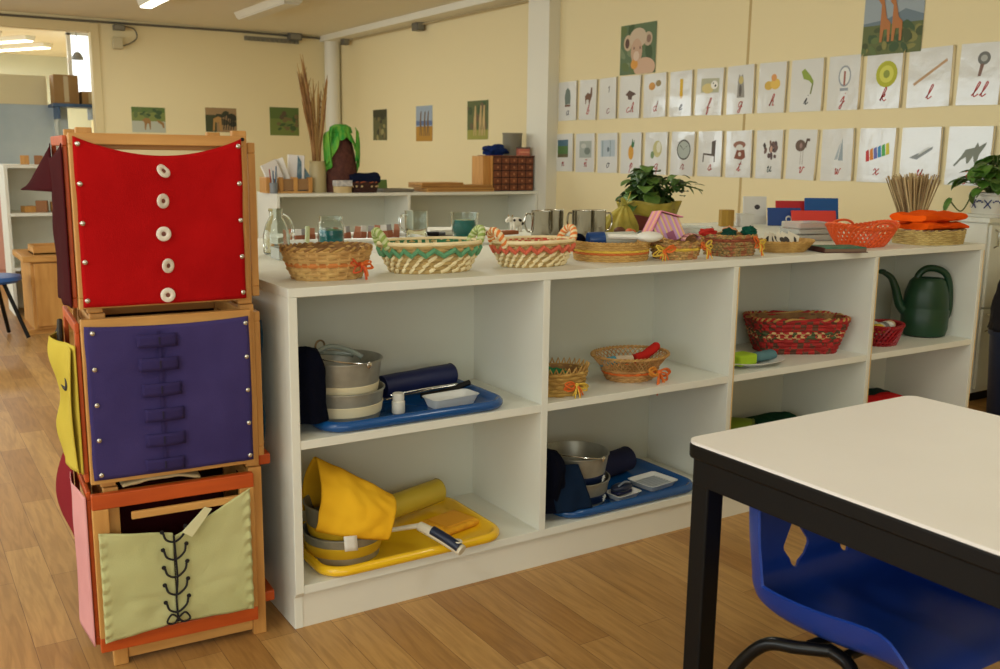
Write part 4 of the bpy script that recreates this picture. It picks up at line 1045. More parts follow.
m = MB(); m.prism([(-.036, 0), (.036, 0), (.036, .048), (0, .078), (-.036, .048)], -.03, .03, M=R(90, 'X')); m.build('house_walls', ST, t, smooth=False)
ST2 = stripe_material('roof_stripes', [(214, 128, 150), (232, 176, 96), (222, 150, 168), (206, 120, 140)], 26, 1)
m = MB()
for s in (-1, 1):
    m.add([(0, -.036, .083), (0, .036, .083), (s * .046, .036, .046), (s * .046, -.036, .046)], [(0, 1, 2, 3)])
m.build('house_roof', ST2, t, smooth=False, solid=.003)
m = MB(); m.prism([(-.01, 0), (.01, 0), (.01, .026), (-.01, .026)], -.031, -.0305, M=Matrix(((1, 0, 0, 0), (0, 0, 1, 0), (0, 1, 0, 0), (0, 0, 0, 1)))); m.build('house_door', flat((150, 84, 110)), t, smooth=False)
t = thing('paper_fan', 'small pink striped paper arch at the foot of the paper house', 'paper craft', (1.262, .075, H + .052), -.1)
m = MB()
m.grid(lambda u, v: (math.cos(PI * v) * .030, -.004 + u * .02, math.sin(PI * v) * .022), 2, 16); m.build('arch_paper', stripe_material('arch_stripes', [(196, 130, 140), (226, 170, 150), (150, 96, 92)], 90, 0), t, solid=.002)
t = thing('plaid_basket', 'rectangular plaid basket of dark cloth scraps, yellow bow at its right corner', 'basket', (1.458, .118, H), -.02)
bk = Bk(.072, .060, .064, .052, .062, 4.0, .9)
woven(bk, t, 7, 24, PLAID2, PLAID, {5: mat('brown_red', (150, 78, 52), .7)}, amp=.003, liner=DARKW)
rim(bk, t, .004, PLAID2, 16, mats2=TAN)
bow(t, (.068, -.052, .040), .042, YRAF, ORNG, rz=.3, seed=9)
def scrap(name, label, loc, r, rgb, seed, s=(1, 1, .7), cat='cloth scrap', group=None):
    t = thing(name, label, cat, loc, group=group)
    m = MB(); n = 14; vs = []
    def fn(u, v):
        a = 2 * PI * u; b = PI * (v - .5); d = Vector((math.cos(a) * math.cos(b), math.sin(a) * math.cos(b), math.sin(b)))
        k = r * (1 + .45 * nz(d, 2.2, seed) + .2 * nz(d, 5, seed))
        return (d.x * k * s[0], d.y * k * s[1], d.z * k * s[2])
    m.grid(fn, 26, 16); m.build('folds', fab('scrap_%d_%d_%d' % rgb, rgb), t)
    return t
scrap('cloth_scrap', 'dark green cloth scrap at left rim of the rectangular plaid basket', (1.425, .09, H + .068), .022, (26, 64, 52), 1)
scrap('cloth_scrap', 'dark green cloth ball at right rim of the rectangular plaid basket', (1.505, .085, H + .070), .024, (20, 78, 62), 2)
scrap('cloth_scrap', 'red cloth scrap at back left of the rectangular plaid basket', (1.40, .155, H + .068), .022, (190, 52, 44), 3, (1.4, 1, .5))
scrap('cloth_scrap', 'white and orange cloth scrap in middle of the rectangular plaid basket', (1.462, .12, H + .072), .02, (214, 150, 110), 5)
# 7 oval tray basket of picture cards
t = thing('oval_basket', 'shallow oval straw basket filled with black and white picture cards', 'basket', (1.710, .128, H), -.04)
bk = Bk(.112, .078, .074, .052, .034, 2.0, .8)
woven(bk, t, 6, 36, TAN2, TAN, {}, amp=.0015, liner=TAN)
rim(bk, t, .0035, TAN2, 26, mats2=TAN)
rr = random.Random(12)
for i in range(8):
    cx = -.062 + i * .0165
    t = thing('picture_card', ['leftmost', 'second', 'third', 'fourth', 'fifth', 'sixth', 'seventh', 'rightmost'][i] + ' black and white picture card leaning in the shallow oval basket', 'card',
              (1.70 + cx, .125 + rr.uniform(-.012, .012), H + .034), 0, 'cards leaning in the shallow oval basket', rot=(rr.uniform(-.75, -.45), rr.uniform(.3, .6), rr.uniform(-.5, .1)))
    MB().box((0, 0, 0), (.042, .0012, .052)).build('card_sheet', flat((218, 212, 194)), t, smooth=False)
    picture('print', [((58, 54, 52), ell(rr.uniform(-.1, .1), .1, .3, .2, 9, rr.uniform(0, 3))), ((120, 104, 92), rect(-.36, .36, -.4, -.32))], t, .042, .052, y0=-.0009)
# book
t = thing('small_book', 'thin dark book with green cover lying at the shelf edge by the orange basket', 'book', (1.872, .045, H), -.35)
MB().bx(-.075, .075, -.05, .05, .003, .013).build('pages', mat('book_pages', (120, 96, 76), .8), t, smooth=False)
MB().bx(-.078, .078, -.053, .053, 0, .003).build('back_cover', mat('book_maroon', (72, 36, 32), .5), t, smooth=False)
MB().bx(-.070, .078, -.045, .053, .013, .0165).build('front_cover', mat('book_green', (40, 122, 98), .5, rgb2=(30, 98, 80), scale=40), t, smooth=False)
MB().bx(-.078, -.074, -.053, .053, .0, .0165).build('spine', _mats['book_maroon'], t, smooth=False)
# 8 orange basket: open lattice of strips
def lattice_basket(name, label, loc, rz, bk, m_, n, rows, r, handles=True, hs=1.0, hr=None, base_r=None):
    t = thing(name, label, 'basket', loc, rz)
    m = MB()
    for s in (-1, 1):
        for i in range(n):
            a0 = 2 * PI * i / n
            m.tube([bk.p(a0 + s * (k / 6) * (2 * PI / n) * rows, k / 6, s * r * .5) for k in range(7)], r, 5)
    for k in (0.0, .16, .84):
        m.tube([bk.p(2 * PI * i / 72, k) + Vector((0, 0, r)) for i in range(72)], r * 1.15, 5, closed=True)
    m.build('lattice', m_, t)
    m = MB(); N = 48
    m.add([bk.p(2 * PI * i / N, 0) + Vector((0, 0, .0015)) for i in range(N)], [tuple(range(N))]); m.build('base', m_, t, solid=.002)
    rim(bk, t, r * 1.7, m_, 24)
    if handles:
        for s in (-1, 1):
            m = MB(); pts = [(s * bk.rx * .62 * c, s * 0 + sy * bk.ry * .93, bk.h + .0 + hs * math.sin(a)) for c, sy, a in ()]
            P0 = []
            for i in range(25):
                u = i / 24; a = PI * u
                P0.append((s * .0 + math.cos(a) * bk.rx * .42 + s * bk.rx * .40 * 0 , s * bk.ry * .97, bk.h - .004 + math.sin(a) * hs))
            m.tube(P0, r * 1.5, 6); m.build('handle', m_, t)
    return t
bk = Bk(.150, .086, .088, .054, .066, 2.2, .8, ups=.016)
lattice_basket('orange_basket', 'bright orange open-weave basket flared at both ends near the right', (2.105, .130, H), 0.02, bk, ORPL, 34, 3, .0030, True, .024)
m = MB(); N = 64
# 9 straw basket with orange cloths
t = thing('straw_basket', 'shallow pale straw basket at right end under the folded orange cloths', 'basket', (2.448, .108, H), -.06)
bk = Bk(.128, .090, .122, .084, .050, 3.2, .9)
woven(bk, t, 7, 40, mat('pale_straw', (208, 184, 118), .8, rgb2=(180, 152, 90), scale=30), TAN, {}, amp=.002, liner=TAN)
rim(bk, t, .004, mat('straw_grey', (132, 104, 84), .8), 20, mats2=_mats['pale_straw'])
def folded(label, loc, w, d, h, rgb, seed, rz=0, name='folded_cloth', rgb2=None, cat='folded cloth', droop=.0):
    t = thing(name, label, cat, loc, rz)
    m = MB(); N = 40
    # side profile of a thrice-folded cloth
    def fn(u, v):
        a = 2 * PI * v
        x = (u - .5) * w
        ux, uz = sup(a, 3.0)
        y = ux * d / 2; z = h / 2 + uz * h / 2
        p = (u * 2, v * 3, 0)
        end = 1 - .25 * abs(u * 2 - 1) ** 6
        z = h / 2 + (z - h / 2) * end
        z += .016 * nz((u * 1.5, ux, 0), 1.8, seed) * (uz > 0) + .003 * nz(p, 5, seed) - droop * abs(u * 2 - 1) ** 2
        y += .006 * nz(p, 3, seed + 2)
        return (x + .006 * nz(p, 4, seed + 5), y, max(z, 0.0002))
    m.grid(fn, 34, 32)
    for e in (0, 1):
        ring = [fn(e, j / 32) for j in range(32)]
        m.add(ring, [tuple(range(32))])
    m.build('fold', fab('folded_%d_%d_%d' % rgb, rgb, rgb2), t)
    return t
OC = (240, 92, 14)
folded('folded orange cloth on straw basket, lower one of the two', (2.452, .108, H + .050), .255, .15, .030, OC, 1, .02, rgb2=(226, 76, 10))
folded('folded orange cloth on straw basket, upper one under the wheat bundle', (2.440, .108, H + .0785), .265, .14, .032, OC, 4, .05, rgb2=(226, 76, 10))
# wheat bundle
t = thing('twig_bundle', 'fan of cut dry twigs standing behind the folded orange cloths', 'twig bundle', (2.625, .30, H), 0)
TW = mat('dry_twig', (172, 148, 106), .85, rgb2=(132, 108, 74), scale=12); TW2 = mat('pale_twig', (200, 178, 132), .85)
m = MB(); rr = random.Random(21)
for i in range(150):
    a = rr.uniform(-1, 1); b = rr.uniform(-1, 1); hh = .238 + rr.uniform(-.012, .010)
    fl = .36
    top = Vector((a * .138 - .012 + rr.uniform(-.012, .012), b * .045, hh - .01 * abs(a)))
    bot = Vector((a * .032, b * .018, 0))
    mid = bot.lerp(top, .5) + Vector((-a * .012, 0, 0))
    m.tube([bot, mid, top], rr.uniform(.0016, .003), 5, i % 2)
m.build('twigs', [TW, TW2], t)
m = MB(); m.tube([(math.cos(2 * PI * i / 30) * .046, math.sin(2 * PI * i / 30) * .024, .075) for i in range(30)], .004, 6, closed=True); m.build('binding', TW2, t)

# ---- rear of the shelf top -------------------------------------------------
def jar(name, label, loc, prof_out, wall=.0022, fill=None, fill_rgb=(0, 140, 140), parts=None, neck=None, cat='jar'):
    t = thing(name, label, cat, loc)
    inner = [(max(r - wall, 0.0), z + (wall if i == 0 else 0)) for i, (r, z) in enumerate(prof_out)]
    prof = [(0, 0)] + prof_out + inner[::-1] + [(0, wall * 1.5)]
    MB().lathe(prof, 32).build('glass_body', GLASS, t)
    if fill:
        MB().lathe([(0, wall * 1.6 + .001)] + [(max(r - wall - .0006, 0), z) for r, z in prof_out if z < fill and z > wall * 2] + [(prof_out[1][0] - wall - .0006, fill), (0, fill)], 32).build('liquid', mat('liquid_%d_%d_%d' % fill_rgb, fill_rgb, .12, trans=.35, ior=1.33), t)
    return t
jar('glass_jar', 'glass jar half full of teal liquid behind the brown wicker basket', (.440, .810, H), [(.036, 0), (.040, .006), (.0405, .03), (.0405, .072), (.034, .084), (.036, .088), (.036, .100)], fill=.058, fill_rgb=(12, 132, 140))
jar('glass_tumbler', 'small glass tumbler of teal liquid behind the coral zigzag basket', (1.005, .955, H), [(.036, 0), (.040, .006), (.046, .04), (.050, .092)], fill=.066, fill_rgb=(20, 128, 124), cat='glass')
t = jar('glass_bottle', 'clear glass bottle with narrow neck beside the wooden frame stand', (.222, .690, H + .003), [(.034, 0), (.038, .006), (.038, .055), (.030, .085), (.019, .105), (.018, .122), (.021, .124), (.021, .130)], cat='bottle')
MB().tube(smooth_path([(.02, 0, .114), (.040, 0, .10), (.050, 0, .07), (.038, 0, .045)]), .0035, 8).build('handle', GLASS, t)
t = jar('glass_pitcher', 'clear glass pitcher with handle behind the green zigzag basket', (.842, 1.01, H), [(.034, 0), (.038, .005), (.040, .05), (.040, .094), (.042, .098)], cat='pitcher')
MB().tube(smooth_path([(-.038, 0, .085), (-.060, 0, .08), (-.064, 0, .045), (-.040, 0, .025)]), .004, 8).build('handle', GLASS, t)
t = thing('clear_box', 'clear plastic box under the glass bottle beside the wooden frame stand', 'box', (.235, .585, H), -.05)
PLC = mat('clear_plastic', (228, 230, 222), .12, trans=.6, ior=1.2)
m = MB(); m.bx(-.055, .055, -.04, .04, 0, .002); m.bx(-.055, .055, -.04, -.038, 0, .03); m.bx(-.055, .055, .038, .04, 0, .03); m.bx(-.055, -.053, -.04, .04, 0, .03); m.bx(.053, .055, -.04, .04, 0, .03)
m.build('box_walls', PLC, t, smooth=False)
MB().tube([(-.055, -.04, .03), (.055, -.04, .03), (.055, .04, .03), (-.055, .04, .03)], .003, 6, closed=True).build('rim', PLC, t)
t = thing('plastic_stick', 'pale greenish plastic stick leaning by the glass bottle', 'stick', (.325, .72, H), 0)
MB().tube([(0, 0, .008), (.006, .004, .078)], .007, 10).build('stick_body', mat('pale_green_plastic', (190, 196, 150), .35), t)
t = thing('white_tray', 'white plastic tray of letter tiles behind the brown wicker basket', 'tray', (.58, 1.02, H), -.18)
WT = mat('tray_white', (222, 220, 210), .35)
m = MB(); m.prism(rr_poly(-.25, .25, -.12, .12, .03), 0, .004); m.build('tray_base', WT, t)
m = MB(); m.tube([(x, y, .012) for x, y in rr_poly(-.25, .25, -.12, .12, .03)], .008, 8, closed=True); m.build('tray_rim', WT, t)
rr = random.Random(6)
cols = [(150, 66, 44), (168, 84, 52), (206, 200, 190), (128, 120, 116)]
for i in range(16):
    c = ['red-brown', 'pale', 'grey'][i % 3]
    t2 = thing('letter_tile', 'upright %s letter tile in the row on the white tray' % c, 'tile', (.58 + (-.22 + i * .0285) * .984, 1.02 - (-.22 + i * .0285) * -.18 + rr.uniform(-.01, .01) - .01, H + .0045), 0, group='%s letter tiles standing in the white tray' % c, rot=(rr.uniform(-.12, .12), rr.uniform(-.15, .15), rr.uniform(-.5, .2)))
    MB().box((0, 0, .013), (.022, .012, .026)).build('tile_foot', flat((150, 88, 58)), t2, smooth=False, bevel=.001)
    MB().box((0, 0, .036), (.020, .003, .020)).build('tile_face', flat([(176, 120, 92), (216, 212, 204), (150, 146, 144)][i % 3]), t2, smooth=False)
t = thing('yellow_card', 'yellow card lying behind the brown wicker basket', 'card', (.36, .60, H), .2)
MB().bx(-.05, .05, -.04, .04, 0, .002).build('card_sheet', flat((222, 186, 60)), t, smooth=False)
t = thing('picture_sheet', 'white sheet with dark photo lying between jar and glass pitcher', 'sheet', (.60, .66, H), -.2)
MB().bx(-.09, .09, -.06, .06, 0, .001).build('paper', flat((222, 218, 208)), t, smooth=False)
MB().bx(-.02, .07, -.03, .04, .001, .0015).build('print', flat((104, 90, 88)), t, smooth=False)
t = thing('white_tray', 'white plastic tray under glass tumbler and between the palm baskets', 'tray', (.99, .84, H), -.30)
m = MB(); m.prism(rr_poly(-.17, .17, -.14, -.06, .03), 0, .004); m.build('tray_base', WT, t)
m = MB(); m.tube([(x, y, .012) for x, y in rr_poly(-.17, .17, -.14, -.06, .03)], .009, 8, closed=True); m.build('tray_rim', WT, t)
t = thing('black_marker', 'black marker pen lying between glass pitcher and teal tumbler', 'marker', (.925, 1.09, H + .009), -.25)
MB().tube([(-.055, 0, 0), (.045, 0, 0)], .008, 10).build('barrel', BLACK, t)
MB().tube([(.045, 0, 0), (.07, 0, 0)], .006, 10).build('cap', mat('marker_grey', (80, 80, 82), .4), t)
# second shelf of white paper pad behind
t = thing('paper_pad', 'thick white paper pad lying behind the teal tumbler', 'paper pad', (1.08, 1.13, H), -.2)
MB().bx(-.13, .13, -.07, .07, 0, .022).build('pages', flat((224, 220, 206)), t, smooth=False, bevel=.002)
MB().bx(-.131, .131, -.071, .071, 0, .003).build('backing', flat((140, 120, 96)), t, smooth=False)
# steel mugs
def steel_mug(label, loc, r, h, hz, rz):
    t = thing('steel_mug', label, 'mug', loc, rz, 'shiny steel mugs at the back of the shelf top')
    MB().lathe([(0, 0), (r * .96, 0), (r, .004), (r, h - .003), (r + .0015, h), (r - .001, h), (r - .002, h - .004), (r - .002, .004), (0, .004)], 40).build('mug_body', mat('polished_steel', (168, 162, 148), .10, 1.0), t)
    m = MB(); m.tube(smooth_path([(r - .001, 0, h * .85), (r + .022, 0, h * .86), (r + .028, 0, h * .5), (r + .016, 0, h * .22), (r - .001, 0, h * .2)]), .0036, 8); m.build('handle', _mats['polished_steel'], t)
    return t
steel_mug('shiny steel mug with handle on its left, left one of the left pair', (1.300, .905, H), .036, .095, 0, PI * .93)
steel_mug('shiny steel mug partly behind the left-handled mug', (1.385, .945, H), .038, .095, 0, PI * .5)
steel_mug('shiny steel mug at left of the right-hand mug pair', (1.452, .860, H), .036, .096, 0, PI * .6)
steel_mug('shiny steel mug with handle on its right, beside the potted plant', (1.538, .885, H), .038, .094, 0, -.25)
t = thing('cow_figure', 'small white cow figure with black patches behind the coral zigzag basket', 'figurine', (1.36, 1.16, H), .2)
m = MB(); m.sphere((0, 0, .036), .020, 12, s=(1.6, .9, .95)); m.sphere((-.036, 0, .048), .012, 10, s=(1.2, .8, .9)); m.sphere((-.05, 0, .043), .008, 8)
for x in (-.018, .018):
    for y in (-.008, .008): m.tube([(x, y, .03), (x, y, 0)], [.006, .0045], 8)
m.build('cow_body', mat('cow_white', (220, 212, 196), .5), t)
m = MB(); m.sphere((.006, -.013, .042), .009, 10, s=(1.3, .6, .8)); m.sphere((-.020, -.010, .044), .006, 8, s=(1, .8, 1)); m.sphere((.022, -.012, .030), .007, 8, s=(1, .6, 1)); m.build('patches', BLACK, t)
m = MB(); m.tube([(-.032, .008, .058), (-.032, .013, .064)], .002, 6); m.tube([(-.032, -.008, .058), (-.032, -.013, .064)], .002, 6); m.build('horns', TAN, t)
t = thing('wood_strip', 'short pale wood strip lying behind the coral zigzag basket', 'strip', (1.22, 1.05, H), .1)
MB().bx(-.07, .07, -.02, .02, 0, .014).build('strip_body', mat('reddish_wood', (150, 84, 48), .6), t, smooth=False, bevel=.002)

# potted violet and yellow paper
t = thing('potted_plant', 'leafy dark green plant in yellow wrapped pot below the letter cards', 'potted plant', (1.925, 1.03, H), 0)
LEAF = mat('leaf_dark', (34, 58, 24), .45, rgb2=(58, 84, 34), scale=30, spec=.4)
LEAF2 = mat('leaf_mid', (62, 92, 34), .45, rgb2=(88, 116, 44), scale=30)
MB().lathe([(0, 0), (.085, 0), (.098, .03), (.112, .085), (.118, .085), (.118, .096), (.105, .096), (.09, .02), (0, .02)], 36).build('pot', mat('maroon_pot', (108, 46, 34), .5), t)
m = MB(); m.grid(lambda u, v: ((.112 + .018 * v + .006 * math.sin(u * 2 * PI * 11) * v) * math.cos(2 * PI * u), (.112 + .018 * v + .006 * math.sin(u * 2 * PI * 11) * v) * math.sin(2 * PI * u), .058 + .058 * v + .006 * math.sin(u * 2 * PI * 4)), 90, 6)
m.build('paper_wrap', mat('olive_yellow_paper', (160, 140, 48), .5, rgb2=(132, 118, 36), scale=14), t, solid=.001)
MB().lathe([(0, .082), (.108, .080)], 24).build('soil', mat('soil', (48, 34, 24), .9), t)
def leaf(mb, base, tip, w, curl, mi=0, heart=False):
    base = Vector(base); tip = Vector(tip); d = tip - base; L = d.length; d.normalize()
    s = d.cross(Vector((0, 0, 1)))
    if s.length < .1: s = Vector((1, 0, 0))
    s.normalize(); n = s.cross(d)
    vs = []; K = 7; J = 4
    for i in range(K + 1):
        u = i / K
        wd = w * (math.sin(PI * min(1, u * .93 + .07)) ** .6) * (1 - .35 * u if heart else 1)
        for j in range(-J // 2, J // 2 + 1):
            x = j / (J / 2)
            vs.append(base + d * (u * L) + s * (x * wd) + n * (-curl * u * u * L + .18 * wd * x * x + .06 * wd * math.sin(6 * u + 2 * x)))
    fs = [(i * (J + 1) + j, i * (J + 1) + j + 1, (i + 1) * (J + 1) + j + 1, (i + 1) * (J + 1) + j) for i in range(K) for j in range(J)]
    mb.add(vs, fs, mi)
m = MB(); ms = MB(); rr = random.Random(31)
for i in range(95):
    a = rr.uniform(0, 2 * PI); rad = rr.uniform(.02, .15) ; z = .10 + .155 * (1 - (rad / .17) ** 2) * rr.uniform(.35, 1.0)
    b = Vector((math.cos(a) * rad * .6 + (-.02), math.sin(a) * rad * .5, z)); d = Vector((math.cos(a), math.sin(a) * .8, rr.uniform(-.75, .25)))
    L = rr.uniform(.05, .075)
    leaf(m, b, b + d * L, L * .62, rr.uniform(.2, .7), i % 3 // 2, True)
    ms.tube(smooth_path([(math.cos(a) * .02, math.sin(a) * .02, .08), b * .6 + Vector((0, 0, .03)), b], 3), .0022, 5)
for i in range(26):   # second clump hanging to the right
    a = rr.uniform(0, 2 * PI); rad = rr.uniform(.0, .05)
    b = Vector((.085 + math.cos(a) * rad, -.085 + math.sin(a) * rad, .165 + rr.uniform(-.045, .045))); d = Vector((math.cos(a), math.sin(a), rr.uniform(-.6, .5)))
    L = rr.uniform(.03, .05); leaf(m, b, b + d * L, L * .55, .3, i % 2, True)
ms.tube(smooth_path([(.03, -.02, .09), (.06, -.05, .16), (.10, -.09, .18), (.15, -.11, .17), (.18, -.12, .16)]), .003, 6)
leaf(m, (.165, -.11, .175), (.205, -.13, .18), .008, .2); leaf(m, (.165, -.11, .165), (.20, -.13, .145), .008, .2)
o_ = m.build('leaves', [LEAF, LEAF2], t, solid=.0008, ang=80); o_.scale = (.92, .92, 1.06)
ms.build('stems', mat('stem_green', (84, 96, 44), .6), t)
t = thing('yellow_leaf_bundle', 'crumpled yellow-green crepe paper bundle left of the potted plant', 'paper bundle', (1.700, .965, H), 0)
m = MB()
def fn(u, v):
    a = 2 * PI * u; z = v * .105; r = .092 * (1 - v) ** .75 + .006
    r *= 1 + .16 * math.sin(9 * a + 4 * v) + .15 * nz((math.cos(a), math.sin(a), v), 2, 2)
    return (r * math.cos(a) + .045 * v, r * math.sin(a) * .7, z)
m.grid(fn, 72, 16); m.build('crepe_paper', mat('crepe_yellow', (176, 158, 66), .7, rgb2=(140, 130, 48), scale=20), t, solid=.001)
m = MB(); leaf(m, (.045, 0, .10), (.07, -.02, .155), .016, -.2); leaf(m, (.045, 0, .10), (.02, -.01, .14), .012, .1); leaf(m, (.045, 0, .1), (.085, .0, .13), .012, .2); m.build('paper_tip', _mats['crepe_yellow'], t, solid=.001)
t = thing('brown_nut', 'small brown seed pod at foot of the yellow crepe bundle', 'seed pod', (1.655, .885, H), 0)
m = MB(); m.sphere((0, 0, .014), .018, 12, s=(1.4, 1, .78)); m.build('pod_shell', mat('pod_brown', (96, 52, 36), .5), t)

# cards, boxes and letters in front of the right wall
def upright(name, label, cat, x, y, w, h, rgb, rz=-.5, lean=-.2, d=.004, z=H, group=None):
    t = thing(name, label, cat, (x, y, z), rot=(lean, 0, rz), group=group)
    MB().box((0, 0, h / 2), (w, d, h)).build('board', flat(rgb, .5), t, smooth=False, bevel=.0008)
    return t
t = upright('folded_card', 'red folder card at top of the card group beside the seam in the wall', 'card', 2.78, 1.03, .14, .105, (196, 40, 44), lean=-.15, d=.008)
t = upright('folded_card', 'blue folder card in front of the upper red card', 'card', 2.65, .95, .15, .080, (28, 66, 132), lean=-.25, d=.010)
picture('print', [((206, 208, 200), ell(.12, -.1, .10, .2)), ((28, 66, 132), ell(.12, -.14, .06, .14)), ((206, 208, 200), ell(.32, -.1, .10, .2)), ((28, 66, 132), ell(.32, -.14, .06, .14))], t, .15, .075, y0=-.0054).location.z = .0375
t = upright('folded_card', 'red low folder card in front of the right blue card', 'card', 2.74, .86, .20, .072, (216, 62, 50), lean=-.35, d=.010)
t = upright('folded_card', 'blue folder card at right of the group, behind the orange basket', 'card', 2.86, .92, .155, .122, (24, 84, 150), lean=-.2, d=.008)
t = upright('white_card', 'white card with black dot leaning left of the red and blue cards', 'card', 2.60, 1.08, .11, .125, (218, 216, 210), rz=-.45, lean=-.12, d=.004)
picture('print', [((60, 56, 60), ell(.1, .2, .12, .10))], t, .11, .110, y0=-.0025).location.z = .055
t = thing('wood_holder', 'small ochre wooden holder left of the white dotted card', 'holder', (2.37, 1.03, H), -.4)
MB().box((0, 0, .036), (.058, .035, .072)).build('holder_body', mat('ochre_wood', (184, 146, 58), .5, rgb2=(150, 112, 40), scale=8, stretch=(9, 9, .6)), t, smooth=False, bevel=.002)
t = thing('white_box', 'small white box between the ochre holder and dotted card', 'box', (2.45, 1.00, H), -.3)
MB().box((0, 0, .026), (.06, .05, .052)).build('box_body', flat((214, 212, 206)), t, smooth=False, bevel=.002)
MB().box((0, 0, .053), (.064, .054, .006)).build('lid', flat((206, 204, 196)), t, smooth=False, bevel=.001)
for i, (x, y, z, w, d, h, lab) in enumerate(((2.14, .40, 0, .16, .12, .022, 'lowest'), (2.15, .41, .0225, .155, .115, .020, 'middle'), (2.145, .405, .043, .15, .11, .024, 'topmost'))):
    t = thing('plastic_packet', 'flat clear plastic packet behind the orange basket, %s of its stack' % lab, 'packet', (x, y, H + z), -.2)
    MB().box((0, 0, h / 2), (w * .8, d * .8, h * .7)).build('contents', flat([(196, 188, 172), (206, 190, 170), (206, 120, 84)][i]), t, smooth=False, bevel=.002)
    m = MB(); m.prism(rr_poly(-w / 2, w / 2, -d / 2, d / 2, .012), 0, h - .001); m.build('film', PLC, t, bevel=.003)
t = thing('clear_tub', 'clear plastic tub of bits behind the rectangular plaid basket', 'tub', (1.66, .52, H), -.3)
MB().lathe([(0, 0), (.07, 0), (.085, .05), (.089, .05), (.089, .054), (.082, .05), (.067, .004), (0, .004)], 36, e=3, sy=.7).build('tub_body', PLC, t)
m = MB(); rr = random.Random(17)
for i in range(20): m.box((rr.uniform(-.045, .045), rr.uniform(-.025, .025), .012 + rr.uniform(0, .02)), (.02, .014, .012), i % 4, M=R(rr.uniform(-20, 20), 'Z'))
tag(m.build('loose_bits', [flat((206, 120, 60)), flat((80, 120, 130)), flat((214, 208, 196)), flat((180, 60, 56))], t, smooth=False), kind='stuff')

# right plant on the white cabinet
t = thing('potted_plant', 'trailing green plant in white pot with blue pattern on the white cabinet', 'potted plant', (3.545, .53, .8525), 0)
MB().lathe([(0, .012), (.075, .012), (.082, .03), (.085, .095), (.093, .097), (.093, .108), (.082, .108), (.078, .03), (0, .03)], 36, e=3).build('pot', mat('pot_white', (214, 210, 196), .3), t)
MB().lathe([(0, 0), (.092, 0), (.096, .012), (.09, .013), (0, .012)], 36, e=3).build('saucer', _mats['pot_white'], t)
PB = mat('pot_blue_paint', (44, 52, 110), .4)
m = MB()
for k in range(8):
    a = k * PI / 4 + .3
    for q in (-1, 1):
        m.tube([(.088 * math.cos(a - q * .16) * 1.04, .088 * math.sin(a - q * .16) * 1.04, .04), (.0905 * math.cos(a + q * .16) * 1.04, .0905 * math.sin(a + q * .16) * 1.04, .078)], .0026, 5)
    for q in range(4):
        b = a + .26 + q * .09; m.sphere((.094 * math.cos(b), .094 * math.sin(b), .068 + .006 * math.sin(q * 1.1)), .004, 6)
m.build('painted_pattern', PB, t)
MB().lathe([(0, .098), (.08, .098)], 20).build('soil', _mats['soil'], t)
m = MB(); ms = MB(); rr = random.Random(77)
LG = mat('leaf_bright', (58, 98, 30), .4, rgb2=(88, 128, 44), scale=30)
for i in range(95):
    a = rr.uniform(0, 2 * PI); rad = rr.uniform(0, .15)
    b = Vector((math.cos(a) * rad, math.sin(a) * rad * .9, .14 + .14 * (1 - (rad / .17) ** 2) * rr.uniform(.2, 1)))
    d = Vector((math.cos(a), math.sin(a), rr.uniform(-.6, .3))); L = rr.uniform(.05, .08)
    leaf(m, b, b + d * L, L * .55, .35, i % 2, True)
    ms.tube(smooth_path([(math.cos(a) * .02, math.sin(a) * .02, .10), b * .6 + Vector((0, 0, .05)), b], 3), .002, 5)
for k, vine in enumerate(([(-.05, 0, .16), (-.12, .02, .12), (-.17, .03, .04), (-.20, .04, .03), (-.24, .06, .075)], [(-.05, -.02, .16), (-.14, -.04, .14), (-.185, -.03, .09)])):
    ms.tube(smooth_path(vine), .003, 6)
leaf(m, (-.235, .06, .085), (-.265, .07, .025), .026, .1, 0, True)
leaf(m, (-.17, -.02, .17), (-.22, -.03, .19), .032, .2, 1, True); leaf(m, (-.15, -.02, .13), (-.20, -.02, .10), .03, .2, 0, True); leaf(m, (-.13, .02, .12), (-.135, .02, .055), .028, .1, 1, True); leaf(m, (-.12, 0, .19), (-.18, .0, .22), .03, .2, 0, True)
m.build('leaves', [LG, LEAF2], t, solid=.0008, ang=80); ms.build('stems', _mats['stem_green'], t)

# ------------------------------------------------------------------ cubby contents
ZS = ZM + t_ / 2 + .0003; ZBt = .1083
def serving_tray(label, loc, w, d, rgb, rz):
    t = thing('plastic_tray', label, 'tray', loc, rz)
    M_ = mat('tray_%d_%d_%d' % rgb, rgb, .25, coat=.3)
    m = MB()
    P_ = lambda k, z: [(x, y, z) for x, y in rr_poly(-w / 2 + k, w / 2 - k, -d / 2 + k, d / 2 - k, max(.07 - k, .01), 7)]
    rings = [P_(.030, .0), P_(.014, .0), P_(.004, .004), P_(.0, .011), P_(.001, .018), P_(.006, .024), P_(.012, .026), P_(.018, .023), P_(.026, .012), P_(.036, .004)]
    n = len(rings[0]); vs = [p for r in rings for p in r]
    fs = [(k * n + i, k * n + (i + 1) % n, (k + 1) * n + (i + 1) % n, (k + 1) * n + i) for k in range(len(rings) - 1) for i in range(n)]
    fs.append(tuple(range(n))); fs.append(tuple((len(rings) - 1) * n + i for i in range(n)))
    m.add(vs, fs); m.build('tray_body', M_, t, ang=60)
    return t
